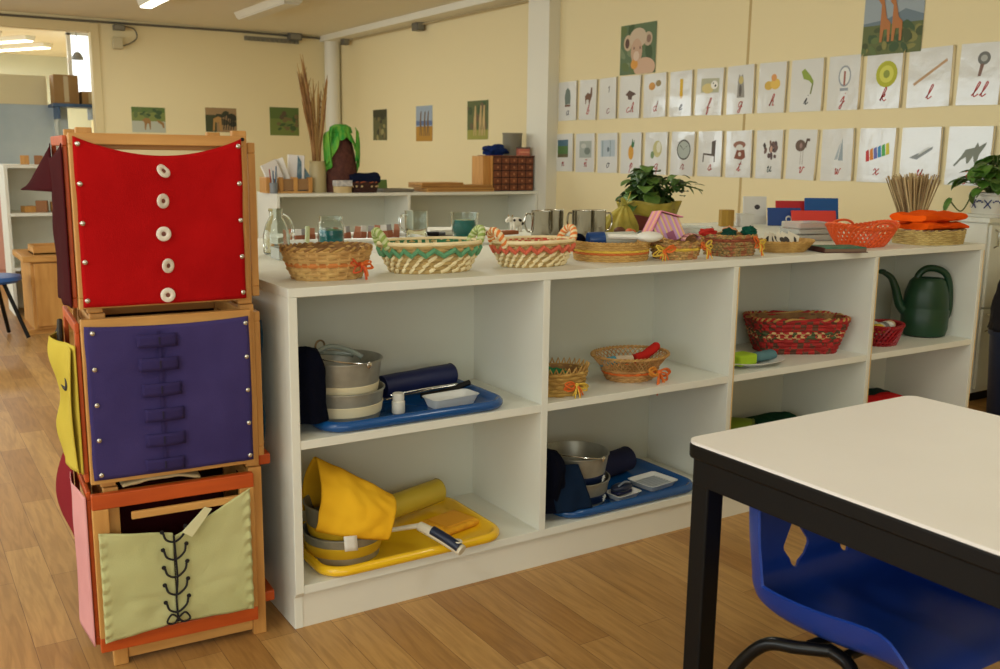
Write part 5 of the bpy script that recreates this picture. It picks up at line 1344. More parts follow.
def bucket(label, loc, r0, r1, h, bands, rz=0, handle=True, bandmat=None, star=False):
    t = thing('metal_bucket', label, 'bucket', loc, rz)
    MB().lathe([(0, .002), (r0, .002), (r0, 0), (r0 + .001, 0), (r1, h - .003), (r1 + .003, h - .002), (r1 + .003, h + .001), (r1, h + .002), (r1 - .002, h - .002), (r0 - .001, .004), (0, .004)], 48).build('bucket_body', GALV, t)
    for z0, z1 in bands:
        ra = r0 + (r1 - r0) * z0 / h + .0015; rb = r0 + (r1 - r0) * z1 / h + .0015
        MB().lathe([(ra, z0), (ra + .0012, z0 + .001), (rb + .0012, z1 - .001), (rb, z1)], 48).build('painted_band', bandmat, t)
    if handle:
        for s in (-1, 1):
            MB().lathe([(0, .004), (.006, .004), (.0085, .002), (.0085, 0), (0, 0)], 14, M=R(90, 'X')).build('handle_lug', SNAP, t, loc=(s * .0, -(r1 + .002) * 1.0 if s < 0 else (r1 + .004), h - .004))
        m = MB(); m.tube([(-(r1 + .004) * math.sin(PI * i / 24) * 1.0, math.cos(PI * i / 24) * -(r1 + .002), h - .002 + .018 * math.sin(PI * i / 24)) for i in range(25)], .0018, 6); m.build('bail_handle', STEEL, t)
    return t
CRB = mat('band_cream', (224, 212, 176), .4)
# upper left cubby
serving_tray('blue plastic tray in the upper left cubby', (.340, .176, ZS), .515, .345, (20, 78, 140), .0)
bucket('galvanised bucket with cream band, lower of the stack on upper left tray', (.190, .150, ZS + .0045), .089, .100, .072, [(.014, .040)], bandmat=CRB, handle=False)
bucket('galvanised bucket with cream band, upper of the stack holding glassy tongs', (.190, .152, ZS + .0665), .083, .096, .082, [(.003, .026)], bandmat=CRB, rz=.3)
def hang_cloth(label, loc, w, h, d, m_, seed, name='navy_towel', cat='towel', lean=0.0, hump=.3):
    t = thing(name, label, cat, loc)
    m = MB()
    def fn(u, v):
        a = 2 * PI * u; ux, uy = sup(a, 2.3)
        k = (1 - max(0, v - .62) ** 2 * 5.2) ** .5 if v < 1 else .12
        k = max(k, .10)
        f = 1 + .12 * nz((ux, uy, v * 2), 1.7, seed) + .06 * math.sin(7 * a + 2 * v)
        return (ux * w / 2 * k * f + lean * v, uy * d / 2 * k * f, v * h)
    m.grid(fn, 48, 28)
    top = fn(0, 1)
    m.build('towel_body', m_, t)
    return t
hang_cloth('black-navy towel draped down the left of the stacked buckets, upper left cubby', (.070, .090, ZS + .026), .088, .172, .110, NAVY, 3)
t = thing('tongs', 'clear plastic tongs in the upper bucket of the upper left cubby', 'tongs', (.185, .155, ZS + .148), .3)
CLR = mat('milky_clear', (176, 186, 176), .2, trans=.5)
m = MB(); m.tube(smooth_path([(-.055, .02, .020), (-.02, .01, .030), (.02, -.01, .018), (.045, -.03, .0)]), [.006] * 18 + [.009], 8); m.build('tong_arm', CLR, t)
m = MB(); m.tube(smooth_path([(-.055, .02, .020), (-.02, .03, .012), (.02, .02, .006), (.05, .01, .0)]), [.006] * 18 + [.009], 8); m.build('tong_arm', CLR, t)
MB().tube([(-.045 + .014 * math.cos(2 * PI * i / 20), .02, .033 + .014 * math.sin(2 * PI * i / 20)) for i in range(20)], .0025, 6, closed=True).build('spring_ring', mat('bronze_wire', (120, 100, 66), .4, .6), t)
def roll(label, p0, p1, r, m_, endm, cat='rolled mat', name='rolled_mat', sq=1.0):
    p0 = Vector(p0); p1 = Vector(p1); d = p1 - p0
    t = thing(name, label, cat, tuple(p0), rot=(0, 0, math.atan2(d.y, d.x)))
    L = math.hypot(d.x, d.y); dz = d.z
    m = MB()
    m.grid(lambda u, v: (u * L, math.cos(2 * PI * v) * r, r * sq + dz * u + math.sin(2 * PI * v) * r * sq * (1 + .04 * nz((u * 3, v, 0), 2, 1))), 20, 28)
    m.build('mat_body', m_, t)
    m = MB(); pts = []
    for i in range(60):
        a = i / 60 * 6 * PI; rr_ = r * (1 - i / 66); pts.append((L + .0005, math.cos(a) * rr_, r * sq + dz + math.sin(a) * rr_ * sq))
    m.tube(pts, r * .10, 5)
    m.add([(L - .001, math.cos(2 * PI * i / 24) * r * .97, r * sq + dz + math.sin(2 * PI * i / 24) * r * .97 * sq) for i in range(24)], [tuple(range(24))])
    m.build('rolled_end', endm, t)
    m = MB(); m.add([(.001, math.cos(2 * PI * i / 24) * r * .97, r * sq + math.sin(2 * PI * i / 24) * r * .97 * sq) for i in range(24)], [tuple(range(24))]); m.build('rolled_end', m_, t)
    return t
roll('rolled navy mat at the back of the upper left tray', (.335, .235, ZS + .008), (.560, .262, ZS + .012), .031, mat('navy_vinyl', (24, 32, 76), .5), mat('patterned_backing', (150, 144, 116), .8, rgb2=(60, 60, 62), scale=120))
t = thing('white_bottle', 'small white capped bottle on the upper left tray', 'bottle', (.316, .100, ZS + .0045), 0)
MB().lathe([(0, 0), (.0155, 0), (.0165, .002), (.0165, .030), (.012, .034), (0, .034)], 24).build('bottle_body', mat('bottle_white', (226, 222, 208), .35), t)
MB().lathe([(0, .034), (.0145, .034), (.0150, .036), (.0150, .049), (.013, .051), (0, .051)], 24).build('cap', _mats['bottle_white'], t)
def dish(label, loc, w, d, h, rz, ridges=False, m_=None):
    t = thing('soap_dish', label, 'dish', loc, rz)
    M_ = m_ or mat('dish_white', (224, 224, 218), .3)
    m = MB(); P_ = lambda k, z: [(x, y, z) for x, y in rr_poly(-w / 2 + k, w / 2 - k, -d / 2 + k, d / 2 - k, max(.014 - k * .3, .004), 5)]
    rings = [P_(.014, 0), P_(.012, 0), P_(.004, h * .8), P_(0, h), P_(.002, h + .001), P_(.006, h - .001), P_(.014, .004)]
    n = len(rings[0]); vs = [p for r in rings for p in r]
    fs = [(k * n + i, k * n + (i + 1) % n, (k + 1) * n + (i + 1) % n, (k + 1) * n + i) for k in range(len(rings) - 1) for i in range(n)] + [tuple(range(n)), tuple((len(rings) - 1) * n + i for i in range(n))]
    m.add(vs, fs); m.build('dish_body', M_, t, ang=50)
    if ridges:
        m = MB()
        for i in range(7): m.box((0, -d / 2 + .022 + i * (d - .044) / 6, .008), (w - .036, .005, .008))
        m.build('ridges', mat('ridge_grey', (168, 174, 178), .4), t, bevel=.001)
    return t
dish('white rectangular dish on the upper left tray', (.470, .105, ZS + .0045), .145, .072, .026, .10)
t = thing('scissors', 'steel tongs with black grip lying across the upper left tray', 'scissors', (.44, .165, ZS + .030), 0)
m = MB(); m.tube([(-.12, -.010, .006), (.0, .0, .010), (.09, .012, .008)], .0020, 6); m.tube([(-.12, .012, -.010), (0, .0, .006), (.09, -.006, .010)], .0020, 6); m.build('blades', STEEL, t)
m = MB(); m.tube(smooth_path([(-.03, -.01, -.006), (.03, -.012, -.004), (.12, .0, .010)]), .008, 8); m.build('grip', BLACK, t)

# lower left cubby
YT = (240, 192, 30)
serving_tray('yellow plastic tray in the lower left cubby', (.325, .160, ZBt), .515, .345, YT, .0)
YB_ = mat('band_yellow', (216, 176, 40), .4)
bucket('galvanised bucket with yellow bands, lower of two under the yellow cloth', (.176, .132, ZBt + .0045), .088, .099, .066, [(.016, .044)], bandmat=YB_, handle=False)
bucket('galvanised bucket with yellow band, upper of two under the yellow cloth', (.176, .134, ZBt + .0605), .083, .094, .080, [(.006, .030)], bandmat=YB_, rz=.3, handle=False)
t = thing('yellow_cloth', 'bright yellow cloth with white tag draped over the lower left buckets', 'cloth', (.180, .135, ZBt), 0)
# cloth: peaked drape, front sheet is a tilted quadrilateral with folds
A = Vector((-.072, .012, .258)); B = Vector((-.106, -.066, .102)); Cc = Vector((.060, -.116, .062)); Dd = Vector((.108, -.044, .128)); E_ = Vector((.03, .02, .21))
def yc(u, v):
    # u left->right, v top->bottom
    top = A.lerp(Dd + Vector((-.0, 0, .018)), u); bot = B.lerp(Cc, u) if u < .99 else Cc
    bot = B.lerp(Cc, u) + Vector((0, 0, -.006 * math.sin(PI * u)))
    right = Dd.lerp(Cc, v)
    p = top.lerp(bot, v)
    out = Vector((.05, -.85, .3)).normalized() * (.006 + .040 * math.sin(PI * v) ** .7 * (1 - .2 * u) + .010 * math.sin(PI * u) + .010 * nz((u * 1.3, v, 0), 2.5, 4) + .006 * nz((u, v, 0), 6, 2))
    return p + out
m = MB(); m.grid(yc, 36, 30)
m.build('cloth_sheet', fab('bright_yellow', (244, 190, 44), (236, 176, 34)), t, solid=.004, subsurf=0)
def yback(u, v):
    top = A.lerp(Dd + Vector((0, 0, .018)), u); bot = Vector((-.085, .075, .10)).lerp(Vector((.085, .07, .12)), u)
    return top.lerp(bot, v) + Vector((0, .02 * math.sin(PI * v), .01 * math.sin(PI * v)))
m = MB(); m.grid(yback, 20, 14); m.build('cloth_back', _mats['bright_yellow'], t, solid=.004)
m = MB(); m.grid(lambda u, v: (-.050 + u * .034, -.1135 - .006 * v, .092 - v * .036 - .004 * u), 3, 3); m.build('white_tag', flat((226, 222, 210)), t, solid=.001)
roll('rolled mustard mat leaning at the back of the lower left tray', (.300, .215, ZBt + .020), (.520, .262, ZBt + .030), .033, mat('mustard_vinyl', (212, 186, 60), .45, rgb2=(198, 172, 50), scale=6), mat('mustard_dark', (140, 116, 40), .7))
t = thing('scrub_brush', 'dish brush with navy and cream grip lying over the front edge of the yellow tray', 'brush', (.368, .040, ZBt + .026), 0, rot=(0, 0, 0))
t.scale = (1.2, 1.2, 1.15)
m = MB()
pts = smooth_path([(.034, -.085, .000), (.020, -.055, .012), (.000, -.015, .024), (-.012, .015, .030)])
m.tube(pts, [.013 - .004 * abs(i / len(pts) - .3) for i in range(len(pts))], 12); m.build('grip', mat('cream_plastic', (222, 214, 190), .35), t)
m = MB(); pts2 = [Vector(p) + Vector((-.003, -.003, .0065)) for p in smooth_path([(.031, -.080, .001), (.019, -.055, .012), (.002, -.018, .024)])]
m.tube(pts2, .0105, 12); m.build('grip_inlay', mat('navy_plastic', (26, 36, 60), .35), t)
m = MB(); m.tube([(.029 + .008 * math.cos(2 * PI * i / 20), -.074 + .009 * math.sin(2 * PI * i / 20), .0185) for i in range(20)], .0022, 6, closed=True); m.build('hang_loop', _mats['cream_plastic'], t)
m = MB(); m.tube([(-.010, .018, .030), (-.075, .050, .020), (-.13, .07, .016)], [.006, .005, .007], 8); m.build('neck', _mats['cream_plastic'], t)
m = MB(); m.sphere((-.135, .075, .022), .020, 12, s=(1.3, 1, .7)); m.build('bristle_head', mat('bristle', (196, 176, 110), .9), t)
t = thing('yellow_sponge', 'amber sponge block at the right end of the yellow tray', 'sponge', (.490, .140, ZBt + .0045), .25)
MB().box((0, 0, .010), (.125, .105, .020)).build('sponge_body', mat('sponge_amber', (236, 172, 32), .85, rgb2=(220, 154, 24), scale=60, bump=.6, bscale=150), t, bevel=.010, segs=4)
MB().box((0, 0, .021), (.10, .080, .004)).build('scrub_pad', mat('scrub_pad', (222, 156, 34), .9), t, bevel=.003)

# upper second cubby: two baskets
t = thing('palm_basket', 'small straw basket with pointed rim and yellow bow, left in second upper cubby', 'basket', (.800, .095, ZS), 0)
bk = Bk(.084, .066, .064, .054, .066, 2.2, .8)
woven(bk, t, 6, 26, mat('straw_ochre', (198, 160, 84), .75, rgb2=(166, 128, 62), scale=25), TAN, {}, amp=.0028, liner=DARKW)
m = MB()
for i in range(30):
    a = 2 * PI * i / 30; m.tube([bk.p(a - .08, .96, .001), bk.p(a, 1.22, .004), bk.p(a + .08, .96, .001)], .0028, 5)
m.build('pointed_rim', TAN, t)
bow(t, (.012, -.070, .034), .040, YRAF, ORNG, rz=.0, seed=14)
scrap('green_cloth', 'green cloth inside the small pointed-rim straw basket', (.775, .085, ZS + .050), .034, (52, 120, 76), 4, (1.3, 1, .6))
t = thing('wicker_basket', 'round cane basket with looped open rim and orange tassel, second upper cubby', 'basket', (1.088, .128, ZS), .05)
bk = Bk(.122, .098, .068, .056, .074, 2.0, .75)
bk0 = Bk(.090, .073, .068, .056, .036, 2.0, .8)
woven(bk0, t, 5, 36, mat('cane_brown', (204, 158, 98), .7, rgb2=(170, 122, 70), scale=25), TAN, {3: ORNG}, amp=.002, liner=TAN)
m = MB(); n = 44
for s in (-1, 1):
    for i in range(n):
        a0 = 2 * PI * i / n
        m.tube([Vector(((.090 + .032 * k / 5) * math.cos(a0 + s * k / 5 * .30), (.073 + .025 * k / 5) * math.sin(a0 + s * k / 5 * .30), .036 + .036 * k / 5 + s * .0006)) for k in range(6)], .0017, 5)
m.build('open_loops', _mats['cane_brown'], t)
rim(bk, t, .0045, TAN, 30, mats2=_mats['cane_brown'])
bow(t, (.030, -.086, .030), .058, ORNG, mat('raffia_amber', (216, 140, 50), .7), rz=.2, seed=16)
t = thing('teal_pouch', 'light blue and cream cloth roll in the looped-rim cane basket', 'cloth', (1.040, .125, ZS + .056), -.2)
m = MB(); m.tube([(-.055, 0, .0), (-.01, 0, .004)], .013, 12, 0); m.tube([(-.01, 0, .004), (.045, 0, .004)], .013, 12, 1)
m.build('cloth_roll', [fab('teal_roll', (84, 150, 168)), fab('cream_roll', (206, 186, 158))], t)
t = thing('red_pouch', 'red cloth roll at right in the looped-rim cane basket', 'cloth', (1.135, .12, ZS + .060), .15)
m = MB(); m.tube([(-.045, 0, .0), (.0, 0, .004), (.045, .0, .022)], .014, 12, 0); m.sphere((.052, 0, .026), .013, 8); m.build('cloth_roll', fab('red_roll', (192, 42, 34)), t)

# lower second cubby
serving_tray('blue plastic tray in the second lower cubby', (1.035, .178, ZBt), .515, .345, (20, 78, 138), .0)
NB = mat('band_navy', (24, 40, 76), .4)
bucket('galvanised bucket with navy band, lower of stack in second lower cubby', (.915, .150, ZBt + .0045), .087, .099, .068, [(.006, .030)], bandmat=NB, handle=False)
bucket('galvanised bucket with navy band, upper of stack in second lower cubby', (.915, .152, ZBt + .0625), .082, .096, .084, [(.005, .028)], bandmat=NB, rz=.3)
m = MB(); rr = random.Random(3)
for bz, rb in ((.004, .0905), (.062, .0860)):
    for a in (-1.15, -2.2):
        for k in range(4):
            d = k * PI / 4
            c = Vector(((rb + .006) * math.cos(a), (rb + .006) * math.sin(a), bz + .018))
            s = Vector((-math.sin(a), math.cos(a), 0))
            v = s * math.cos(d) * .011 + Vector((0, 0, 1)) * math.sin(d) * .010
            m.tube([c - v, c + v], .0013, 4)
root = thing('star_sticker', 'pale snowflake stickers on the navy banded buckets of the second lower cubby', 'sticker', (.915, .150, ZBt + .0015))
m.build('snowflake', mat('sticker_pale', (206, 210, 206), .4), root)
hang_cloth('black-navy towel over left of the buckets in the second lower cubby', (.765, .085, ZBt + .026), .095, .165, .110, NAVY, 8)
t = thing('navy_towel', 'dark teal towel sheet hanging down front of buckets, second lower cubby', 'towel', (.82, .045, ZBt + .026), -.05)
m = MB(); m.grid(lambda u, v: (-.06 + u * .115 - .02 * v, -.012 + .010 * nz((u, v, 0), 3, 2) - .018 * (1 - v) + .028 * v, v * .128 * (1 - .10 * u)), 18, 18); m.build('towel_sheet', fab('dark_teal_towel', (18, 34, 56)), t, solid=.004)
roll('rolled navy towel at the back of the second lower tray', (1.03, .225, ZBt + .006), (1.205, .262, ZBt + .008), .038, mat('navy_roll_cloth', (24, 28, 62), .9), fab('navy_end', (40, 44, 80)))
dish('white ridged soap dish at right on the second lower tray', (1.188, .118, ZBt + .0046), .124, .108, .018, .12, True)
dish('small white dish holding a navy brush on the second lower tray', (1.040, .080, ZBt + .0046), .100, .070, .018, .12)
t = thing('nail_brush', 'navy nail brush lying in the small white dish', 'brush', (1.040, .088, ZBt + .0145), .12)
m = MB(); m.sphere((0, 0, .018), .040, 14, s=(1, .55, .32)); m.build('brush_back', mat('navy_plastic', (26, 36, 60), .35), t)
m = MB(); m.box((0, 0, .006), (.062, .03, .012)); m.build('bristles', mat('navy_bristle', (30, 34, 70), .9, bump=.8, bscale=300), t, bevel=.003)
MB().tube(smooth_path([(-.025, -.01, .028), (0, -.012, .038), (.025, -.01, .030)]), .003, 8).build('handle_band', mat('grey_band', (120, 128, 140), .4), t)

# upper third cubby
t = thing('red_basket', 'large rectangular red splint basket with green and cream flecks, third upper cubby', 'basket', (1.850, .172, ZS), -.46)
bk = Bk(.165, .085, .125, .060, .118, 4.5, .9)
RSP = check_material('red_green_splint', (176, 36, 32), (96, 60, 40), (158, 30, 28), 48)
CSP = check_material('cream_red_splint', (210, 178, 120), (170, 40, 34), (70, 84, 50), 70)
woven(bk, t, 9, 34, RSP, RSP, {5: CSP, 4: CSP}, amp=.0024, liner=DARKW, stake_r=.0062)
rim(bk, t, .0065, TAN, 26, mats2=REDW)
t = thing('oval_plate', 'white oval plate with sponge and cloth at front of third upper cubby', 'plate', (1.555, .085, ZS), -.05)
MB().lathe([(0, 0), (.06, 0), (.066, .003), (.120, .016), (.121, .018), (.118, .0185), (.064, .0055), (0, .004)], 48, sy=.62).build('plate_body', mat('dish_white', (224, 224, 218), .3), t)
t = thing('lime_sponge', 'bright lime green sponge on the white oval plate', 'sponge', (1.500, .080, ZS + .0065), .1)
MB().box((0, 0, .018), (.085, .060, .034)).build('sponge_body', mat('lime_sponge', (166, 200, 40), .85, bump=.5, bscale=150), t, bevel=.006, segs=3)
t = thing('teal_cloth_roll', 'grey-teal cloth roll on the white oval plate right of the lime sponge', 'cloth', (1.600, .084, ZS + .007), .12)
t.scale = (1.15, 1.15, 1.15)
m = MB(); m.grid(lambda u, v: (-.037 + u * .078, math.cos(2 * PI * v) * .019, .014 + math.sin(2 * PI * v) * .0135 * (1 + .15 * nz((u * 2, v, 0), 3, 2))), 20, 20)
m.sphere((-.037, 0, .014), .0135, 8, s=(.5, 1.3, 1)); m.sphere((.041, 0, .014), .0135, 8, s=(.5, 1.3, 1)); m.build('roll_body', fab('grey_teal', (96, 132, 138)), t)
# lower third cubby
roll('rolled lime green mat in the third lower cubby', (1.62, .300, ZBt + .005), (1.70, .20, ZBt + .005), .058, mat('lime_vinyl', (132, 156, 46), .5), mat('lime_dark', (92, 112, 40), .7))
folded('dark green cloth folded right of the lime mat, third lower cubby', (1.855, .25, ZBt + .0045), .20, .13, .100, (22, 66, 46), 12, .0, name='green_cloth')
serving_tray('green plastic tray in the third lower cubby', (1.73, .170, ZBt), .0 + .54, .30, (40, 110, 70), 0).location.z = ZBt
# fourth cubbies
bk = Bk(.086, .070, .060, .052, .068, 2.2, .8, ups=.004)
lattice_basket('red_basket', 'dark red plastic lattice basket with shells in fourth upper cubby', (2.218, .112, ZS), 0, bk, REDP, 26, 3, .0036, False)
m = MB(); N = 48
rr = random.Random(9)
for i, (x, y, rgb, lab) in enumerate(((-.045, -.03, (226, 200, 60), 'yellow lump at left'), (-.02, -.015, (196, 194, 186), 'grey-white shell second from left'), (.008, -.01, (120, 116, 112), 'dark grey shell in the middle'), (.035, -.005, (220, 214, 200), 'white shell right of middle'), (.055, .0, (206, 176, 128), 'tan shell at right'), (.0, .03, (212, 206, 190), 'white shell at back'))):
    t = thing('shell', lab + ' in the dark red lattice basket', 'shell', (2.218 + x, .112 + y, ZS + .046), rr.uniform(0, 3))
    m = MB(); m.grid(lambda u, v: ((.018 + .003 * math.sin(9 * 2 * PI * u)) * math.sin(PI * v) * math.cos(2 * PI * u) * 1.3, (.018 + .003 * math.sin(9 * 2 * PI * u)) * math.sin(PI * v) * math.sin(2 * PI * u), .016 - .018 * math.cos(PI * v)), 36, 10)
    m.build('shell_body', flat(rgb, .4), t)
t = thing('watering_can', 'dark green plastic watering can in the fourth upper cubby', 'watering can', (2.512, .135, ZS), -.62)
WC = mat('can_green', (24, 58, 36), .4, rgb2=(30, 66, 42), scale=10)
MB().lathe([(0, 0), (.066, 0), (.078, .006), (.084, .03), (.086, .095), (.081, .102), (.082, .110), (.078, .16), (.064, .205), (.052, .217), (.046, .217), (.046, .212), (.06, .17), (.06, .12), (0, .12)], 40, sy=.78).build('can_body', WC, t)
m = MB(); pts = smooth_path([(-.060, 0, .080), (-.095, 0, .115), (-.115, 0, .175), (-.135, 0, .215), (-.165, 0, .235)]); m.tube(pts, [.020 - .011 * i / (len(pts) - 1) for i in range(len(pts))], 14); m.build('spout', WC, t)
MB().sphere((-.168, 0, .236), .0125, 10, s=(1.3, 1, .8)).build('spout_tip', WC, t)
m = MB(); m.tube(smooth_path([(-.040, 0, .185), (-.036, 0, .225), (-.01, 0, .250), (.03, 0, .250), (.062, 0, .232), (.078, 0, .195), (.084, 0, .15), (.085, 0, .10), (.078, 0, .07)]), .0125, 12); m.build('handle', WC, t)
folded('bright red cloth folded in the fourth lower cubby', (2.31, .14, ZBt), .25, .15, .140, (206, 34, 36), 3, .0, name='red_cloth')
folded('dark teal cloth folded behind the red one, fourth lower cubby', (2.44, .275, ZBt), .22, .12, .118, (40, 62, 58), 8, .0, name='teal_cloth')

# ------------------------------------------------------------------ things on the rear shelf unit
ZR = .8273; YR = 4.42
t = thing('magazine_rack', 'wooden sorting rack of three slots at left end of the rear shelf unit', 'rack', (1.53, 4.36, ZR), -.05)
m = MB(); m.bx(-.07, .25, 0, .16, 0, .012); m.build('base', WOODX, t, smooth=False)
for x in (-.07, .02, .12, .225): MB().bx(x, x + .028, 0, .16, .012, .105).build('upright_panel', WOOD, t, smooth=False, bevel=.002)
MB().bx(-.06, .24, .01, .018, .02, .095).build('front_panel', mat('brown_slot', (150, 112, 70), .6), t, smooth=False)
for i, (x, w, h, a, rgb, lab) in enumerate(((.05, .12, .20, -.42, (196, 186, 172), 'greyish white paper file leaning left in the sorting rack'), (.10, .10, .215, -.35, (222, 216, 204), 'white paper file leaning left in middle of the sorting rack'), (.16, .12, .235, .05, (206, 198, 188), 'pale file standing upright in the sorting rack'))):
    q = thing('paper_file', lab, 'file', (1.53 + x, 4.43, ZR + .02), rot=(0, a, -.75))
    MB().box((0, 0, h / 2), (w, .006, h)).build('sheets', flat(rgb), q, smooth=False)
    MB().box((-w / 2 + .003, -.004, h / 2), (.010, .004, h)).build('white_edge', flat((232, 228, 220)), q, smooth=False)
q = thing('blue_leaflet', 'blue patterned triangular leaflet at right in the sorting rack', 'leaflet', (1.735, 4.40, ZR + .10), 0)
m = MB(); m.prism([(-.045, 0), (.055, 0), (-.035, .15)], 0, .006, M=R(90, 'X')); m.build('leaflet_body', mat('leaflet_blue', (52, 92, 120), .5, rgb2=(120, 144, 150), scale=30), q, smooth=False)
m = MB(); m.bx(-.045, .05, -.004, .0, -.09, 0); m.build('leaflet_foot', _mats['leaflet_blue'], q, smooth=False)
t = thing('pencil_bunch', 'small cluster of pencils and pens at far left of the rear shelf unit', 'pencils', (1.50, 4.33, ZR), 0)
MB().lathe([(0, 0), (.026, 0), (.028, .07), (.025, .07), (.023, .004), (0, .004)], 18).build('holder', mat('holder_grey', (120, 124, 126), .4), t)
for i in range(5):
    a = i * 1.3; MB().tube([(.012 * math.cos(a), .012 * math.sin(a), .006), (.026 * math.cos(a), .026 * math.sin(a), .14 + .01 * i)], .004, 6).build('pencil', [flat((190, 190, 186)), flat((60, 90, 120)), flat((150, 60, 50))][i % 3], t)
t = thing('tall_vase', 'beige cylindrical vase of dried reeds on the rear shelf unit', 'vase', (1.850, 4.42, ZR), 0)
MB().lathe([(0, 0), (.058, 0), (.060, .01), (.058, .15), (.052, .205), (.056, .215), (.050, .215), (.045, .19), (.05, .01), (0, .01)], 30).build('vase_body', mat('vase_beige', (176, 160, 116), .4), t)
t = thing('dried_reeds', 'tall bunch of brown dried reeds fanning out of the beige vase', 'dried reeds', (1.850, 4.42, ZR + .02), 0)
RD = mat('reed_brown', (150, 108, 58), .8, rgb2=(116, 78, 40), scale=10); RD2 = mat('reed_pale', (176, 140, 84), .8)
rr = random.Random(41); m = MB(); m2 = MB()
for i in range(26):
    a = rr.uniform(-1, 1); hh = rr.uniform(.60, .80); sp = a * .085 - .02
    if i < 6: sp = -.085 - .018 * (i % 3); hh = rr.uniform(.78, .92)
    elif i < 10: sp = .08; hh = rr.uniform(.72, .78)
    y = rr.uniform(-.03, .03)
    pts = smooth_path([(sp * .15, y * .4, 0), (sp * .22, y * .5, .25), (sp * .5, y, hh * .65), (sp, y, hh)], 4)
    m.tube(pts, [rr.uniform(.006, .010)] * (len(pts) - 2) + [.004, .002], 5, i % 2)
    if i < 16:
        for k in range(8):
            u = .55 + .045 * k; q = pts[int(u * (len(pts) - 1))]
            m2.tube([q, q + Vector((rr.uniform(-.03, .03), rr.uniform(-.01, .01), rr.uniform(.04, .09)))], [.003, .001], 4)
m.build('reed_stalks', [RD, RD2], t); m2.build('seed_heads', RD, t)
t = thing('brown_figure', 'dark red-brown cone shaped form draped with green scarf on the rear shelf unit', 'form', (2.03, 4.43, ZR), 0)
MB().lathe([(0, 0), (.125, 0), (.128, .03), (.115, .15), (.10, .27), (.075, .38), (.06, .42), (.02, .44), (0, .44)], 32, sy=.75).build('form_body', mat('dark_rattan', (92, 50, 38), .8, rgb2=(72, 36, 28), scale=40, bump=.6, bscale=90), t)
t = thing('green_scarf', 'bright green scarf hanging over the red-brown cone shaped form', 'scarf', (2.03, 4.43, ZR), 0)
m = MB()
def sc(u, v):
    # drape from the top outwards to left and right
    s = u * 2 - 1
    a = s * 1.35
    x = math.sin(a) * (.060 + .070 * v ** .7 + .012 * math.sin(v * 6 + 5 * s)); y = -math.cos(a) * (.056 + .040 * v) - .004
    length = .05 + .27 * abs(s) ** 1.1 + .05 * nz((s, 0, 0), 3, 2)
    z = .452 - .012 * (v < .1) - v * length
    return (x + .008 * math.sin(8 * a) * v, y + .010 * math.sin(14 * a) * v, z)
m.grid(sc, 60, 20)
m.build('scarf_front', mat('scarf_green', (44, 150, 52), .8, rgb2=(120, 176, 60), scale=6, stretch=(6, 6, 1)), t, solid=.004)
m = MB(); m.lathe([(0, .470), (.04, .468), (.075, .45), (.085, .41)], 24, sy=.8); m.build('scarf_top', _mats['scarf_green'], t, solid=.003)
for s in (-1, 1):
    m = MB(); m.grid(lambda u, v: (s * (.085 + .045 * u + .030 * v ** .5 - .035 * v * (1 if s > 0 else .6)), -.07 + .05 * u + .012 * math.sin(u * 9 + v * 3), .45 - .05 * u - v * (.27 if s < 0 else .23)), 14, 14); m.build('hanging_end', _mats['scarf_green'], t, solid=.004)
t = thing('label_box', 'small round cream box with white lid right of the beige vase', 'box', (1.985, 4.305, ZR), 0)
MB().lathe([(0, 0), (.066, 0), (.068, .045), (0, .045)], 26, sy=.6).build('box_body', mat('birch', (200, 176, 128), .5), t)
MB().box((0, 0, .066), (.12, .07, .04)).build('lid', mat('printed_lid', (214, 210, 204), .4, rgb2=(150, 152, 158), scale=40), t, smooth=False, bevel=.002)
t = thing('dark_basket', 'dark brown basket with cream dots holding the navy cloth on the rear unit', 'basket', (2.155, 4.335, ZR), 0)
bk = Bk(.100, .060, .086, .052, .072, 3, .9)
woven(bk, t, 5, 22, mat('basket_black', (62, 34, 28), .7), DARKW, {}, amp=.003)
m = MB()
for i in range(14): m.sphere(tuple(bk.p(2 * PI * i / 14, .62, .006)), .008, 8, 0)
m.build('dots', mat('dot_cream', (206, 180, 130), .6), t); rim(bk, t, .006, mat('rim_orange', (178, 92, 52), .6), 14, mats2=_mats['basket_black'])
folded('crumpled navy cloth in the dark dotted basket on the rear unit', (2.16, 4.34, ZR + .060), .215, .115, .070, (20, 28, 52), 21, 0, name='navy_cloth')
upright('green_card', 'small green card with red spot leaning right of the dark dotted basket', 'card', 2.36, 4.50, .13, .105, (112, 142, 70), rz=0, lean=-.15)
t = thing('grey_tray', 'flat grey tray between green card and stacked boards', 'tray', (2.42, 4.40, ZR), 0)
MB().bx(-.12, .12, -.09, .09, 0, .006).build('tray_base', mat('tray_grey', (120, 112, 98), .5), t, smooth=False)
MB().tube([(-.12, -.09, .014), (.12, -.09, .014), (.12, .09, .014), (-.12, .09, .014)], .010, 6, closed=True).build('tray_rim', _mats['tray_grey'], t)
for i, (x, y, z, w, d, h, a, lab) in enumerate(((2.93, 4.40, 0, .58, .22, .026, 0, 'lowest of the stack'), (2.90, 4.40, .0265, .60, .22, .022, -.02, 'middle of the stack'), (2.77, 4.39, .049, .36, .20, .018, .05, 'topmost of the stack'))):
    t = thing('wooden_board', 'flat pale wooden board lying left of the drawer rack, ' + lab, 'board', (x, y, ZR + z), a)
    MB().box((0, 0, h / 2), (w, d, h)).build('board_body', WOODX if i != 1 else mat('board_dark', (176, 128, 66), .5), t, smooth=False, bevel=.003)
    MB().box((0, -d / 2 - .0005, h / 2), (w * .96, .002, h * .3)).build('edge_groove', mat('groove_brown', (150, 104, 52), .6), t, smooth=False)
t = thing('drawer_rack', 'small wooden chest of many dark brown drawers at right end of the rear unit', 'drawer rack', (3.218, 4.31, ZR), -.02)
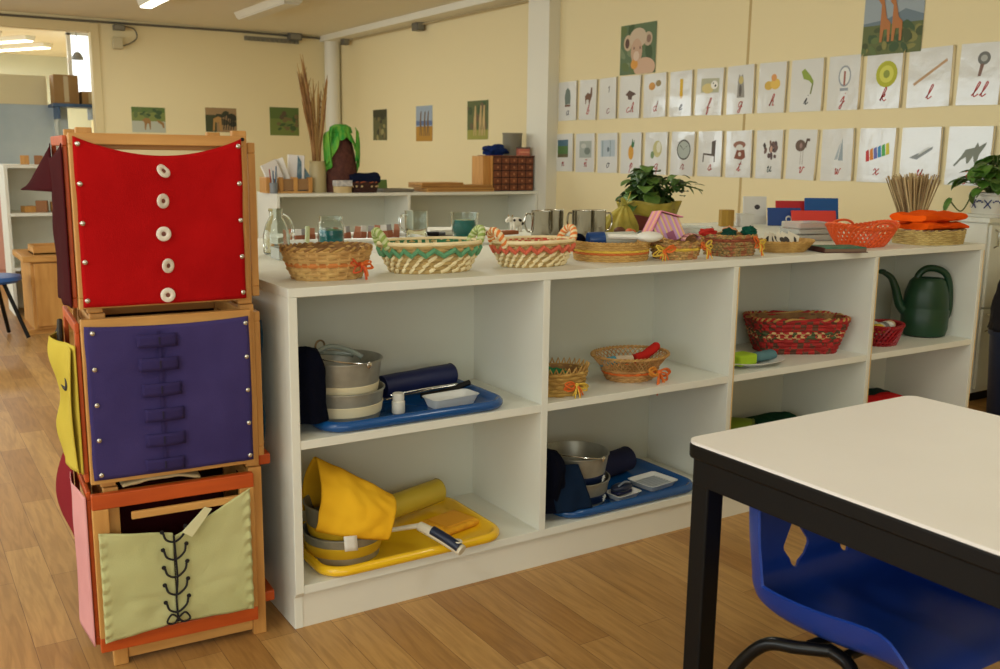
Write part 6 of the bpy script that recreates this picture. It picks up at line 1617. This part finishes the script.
DW = mat('drawer_wood', (136, 78, 48), .5, rgb2=(104, 54, 34), scale=14); DWd = mat('drawer_gap', (42, 22, 16), .7)
MB().bx(0, .37, 0, .22, 0, .262).build('carcass', DWd, t, smooth=False, bevel=.002)
MB().bx(-.008, 0, -.002, .222, 0, .266).build('side_panel', WOOD, t, smooth=False)
MB().bx(-.008, .378, -.002, .222, .262, .27).build('top_board', DW, t, smooth=False)
for r in range(5):
    for c_ in range(5):
        d = MB().bx(.006 + c_ * .073, .070 + c_ * .073, -.008, .01, .006 + r * .051, .050 + r * .051).build('drawer', DW, t, smooth=False, bevel=.0015)
        MB().lathe([(0, .008), (.007, .008), (.009, .004), (.005, 0)], 10, M=R(90, 'X')).build('knob', mat('knob_pale', (176, 116, 74), .5), d, loc=(.038 + c_ * .073, -.008, .028 + r * .051))
MB().bx(-.07, -.008, .03, .2, 0, .264).build('side_board', WOOD, t, smooth=False, bevel=.002)
scrap('blue_cloth', 'crumpled royal blue cloth on top of the drawer rack', (3.29, 4.40, ZR + .305), .068, (30, 50, 104), 6, (1.45, 1, .62))
t = thing('grey_pot', 'grey cylindrical pot on drawer rack behind the pink box', 'pot', (3.475, 4.44, ZR + .2705), 0)
MB().lathe([(0, 0), (.070, 0), (.073, .01), (.076, .16), (.080, .165), (.080, .172), (.07, .172), (.066, .02), (0, .02)], 32).build('pot_body', mat('pot_grey', (130, 124, 106), .6), t)
t = thing('pink_box', 'small pink box with dark top on right end of the drawer rack', 'box', (3.515, 4.345, ZR + .2705), 0)
MB().box((0, 0, .026), (.095, .05, .052)).build('box_body', mat('box_pink', (206, 118, 96), .5), t, smooth=False, bevel=.002)
MB().box((0, 0, .058), (.10, .055, .012)).build('lid', mat('lid_dark', (104, 84, 76), .5), t, smooth=False, bevel=.002)
MB().box((0, -.0258, .026), (.085, .002, .010)).build('band', mat('box_band', (226, 160, 130), .5), t, smooth=False)

# ------------------------------------------------------------------ light: daylight through the left windows, ceiling battens, added front fill
w = bpy.data.worlds.new('World'); scn.world = w; w.use_nodes = True
w.node_tree.nodes['Background'].inputs['Color'].default_value = (1.0, .97, .92, 1)
w.node_tree.nodes['Background'].inputs['Strength'].default_value = 1.0
def area(name, loc, rot, sx, sy, power, col=(1, .98, .92)):
    l = bpy.data.lights.new(name, 'AREA'); l.shape = 'RECTANGLE'; l.size = sx; l.size_y = sy; l.energy = power; l.color = col
    o = bpy.data.objects.new(name, l); COL.objects.link(o); o.location = loc; o.rotation_euler = rot
    return o
for i, (y0, y1) in enumerate(((-4.0, -1.4), (-1.1, 1.5), (1.8, 4.4), (4.8, 7.6), (9.4, 12.2))):
    area('window_daylight', (XL - .15, (y0 + y1) / 2, 1.5), (0, -PI / 2, 0), 1.5, y1 - y0, (54, 56, 46, 70, 120)[i], (.86, .97, 1))
for i, (x, y) in enumerate(((-1.6, -1.2), (-1.6, 2.2), (1.3, 2.0), (1.6, -1.6), (1.33, 6.35))):
    area('batten_light', (x, y, ZC - .07), (0, 0, 0), .12, 1.15, (13, 17, 15, 11, 26)[i], (.95, 1, .92))
area('far_room_light', (-.3, 11.2, ZC - .1), (0, 0, 0), 1.5, 2.0, 130, (.94, 1, 1))
area('window_daylight', (-1.7, YF - .12, 1.45), (PI / 2, 0, 0), 3.4, 1.5, 42, (.92, .98, .96))  # fill lamp added at the made-up front window to brighten the cubbies
scn.view_settings.view_transform = 'Standard'
scn.view_settings.look = 'None'
scn.view_settings.exposure = 0.0
scn.view_settings.gamma = 1.0
scn.view_settings.use_curve_mapping = False
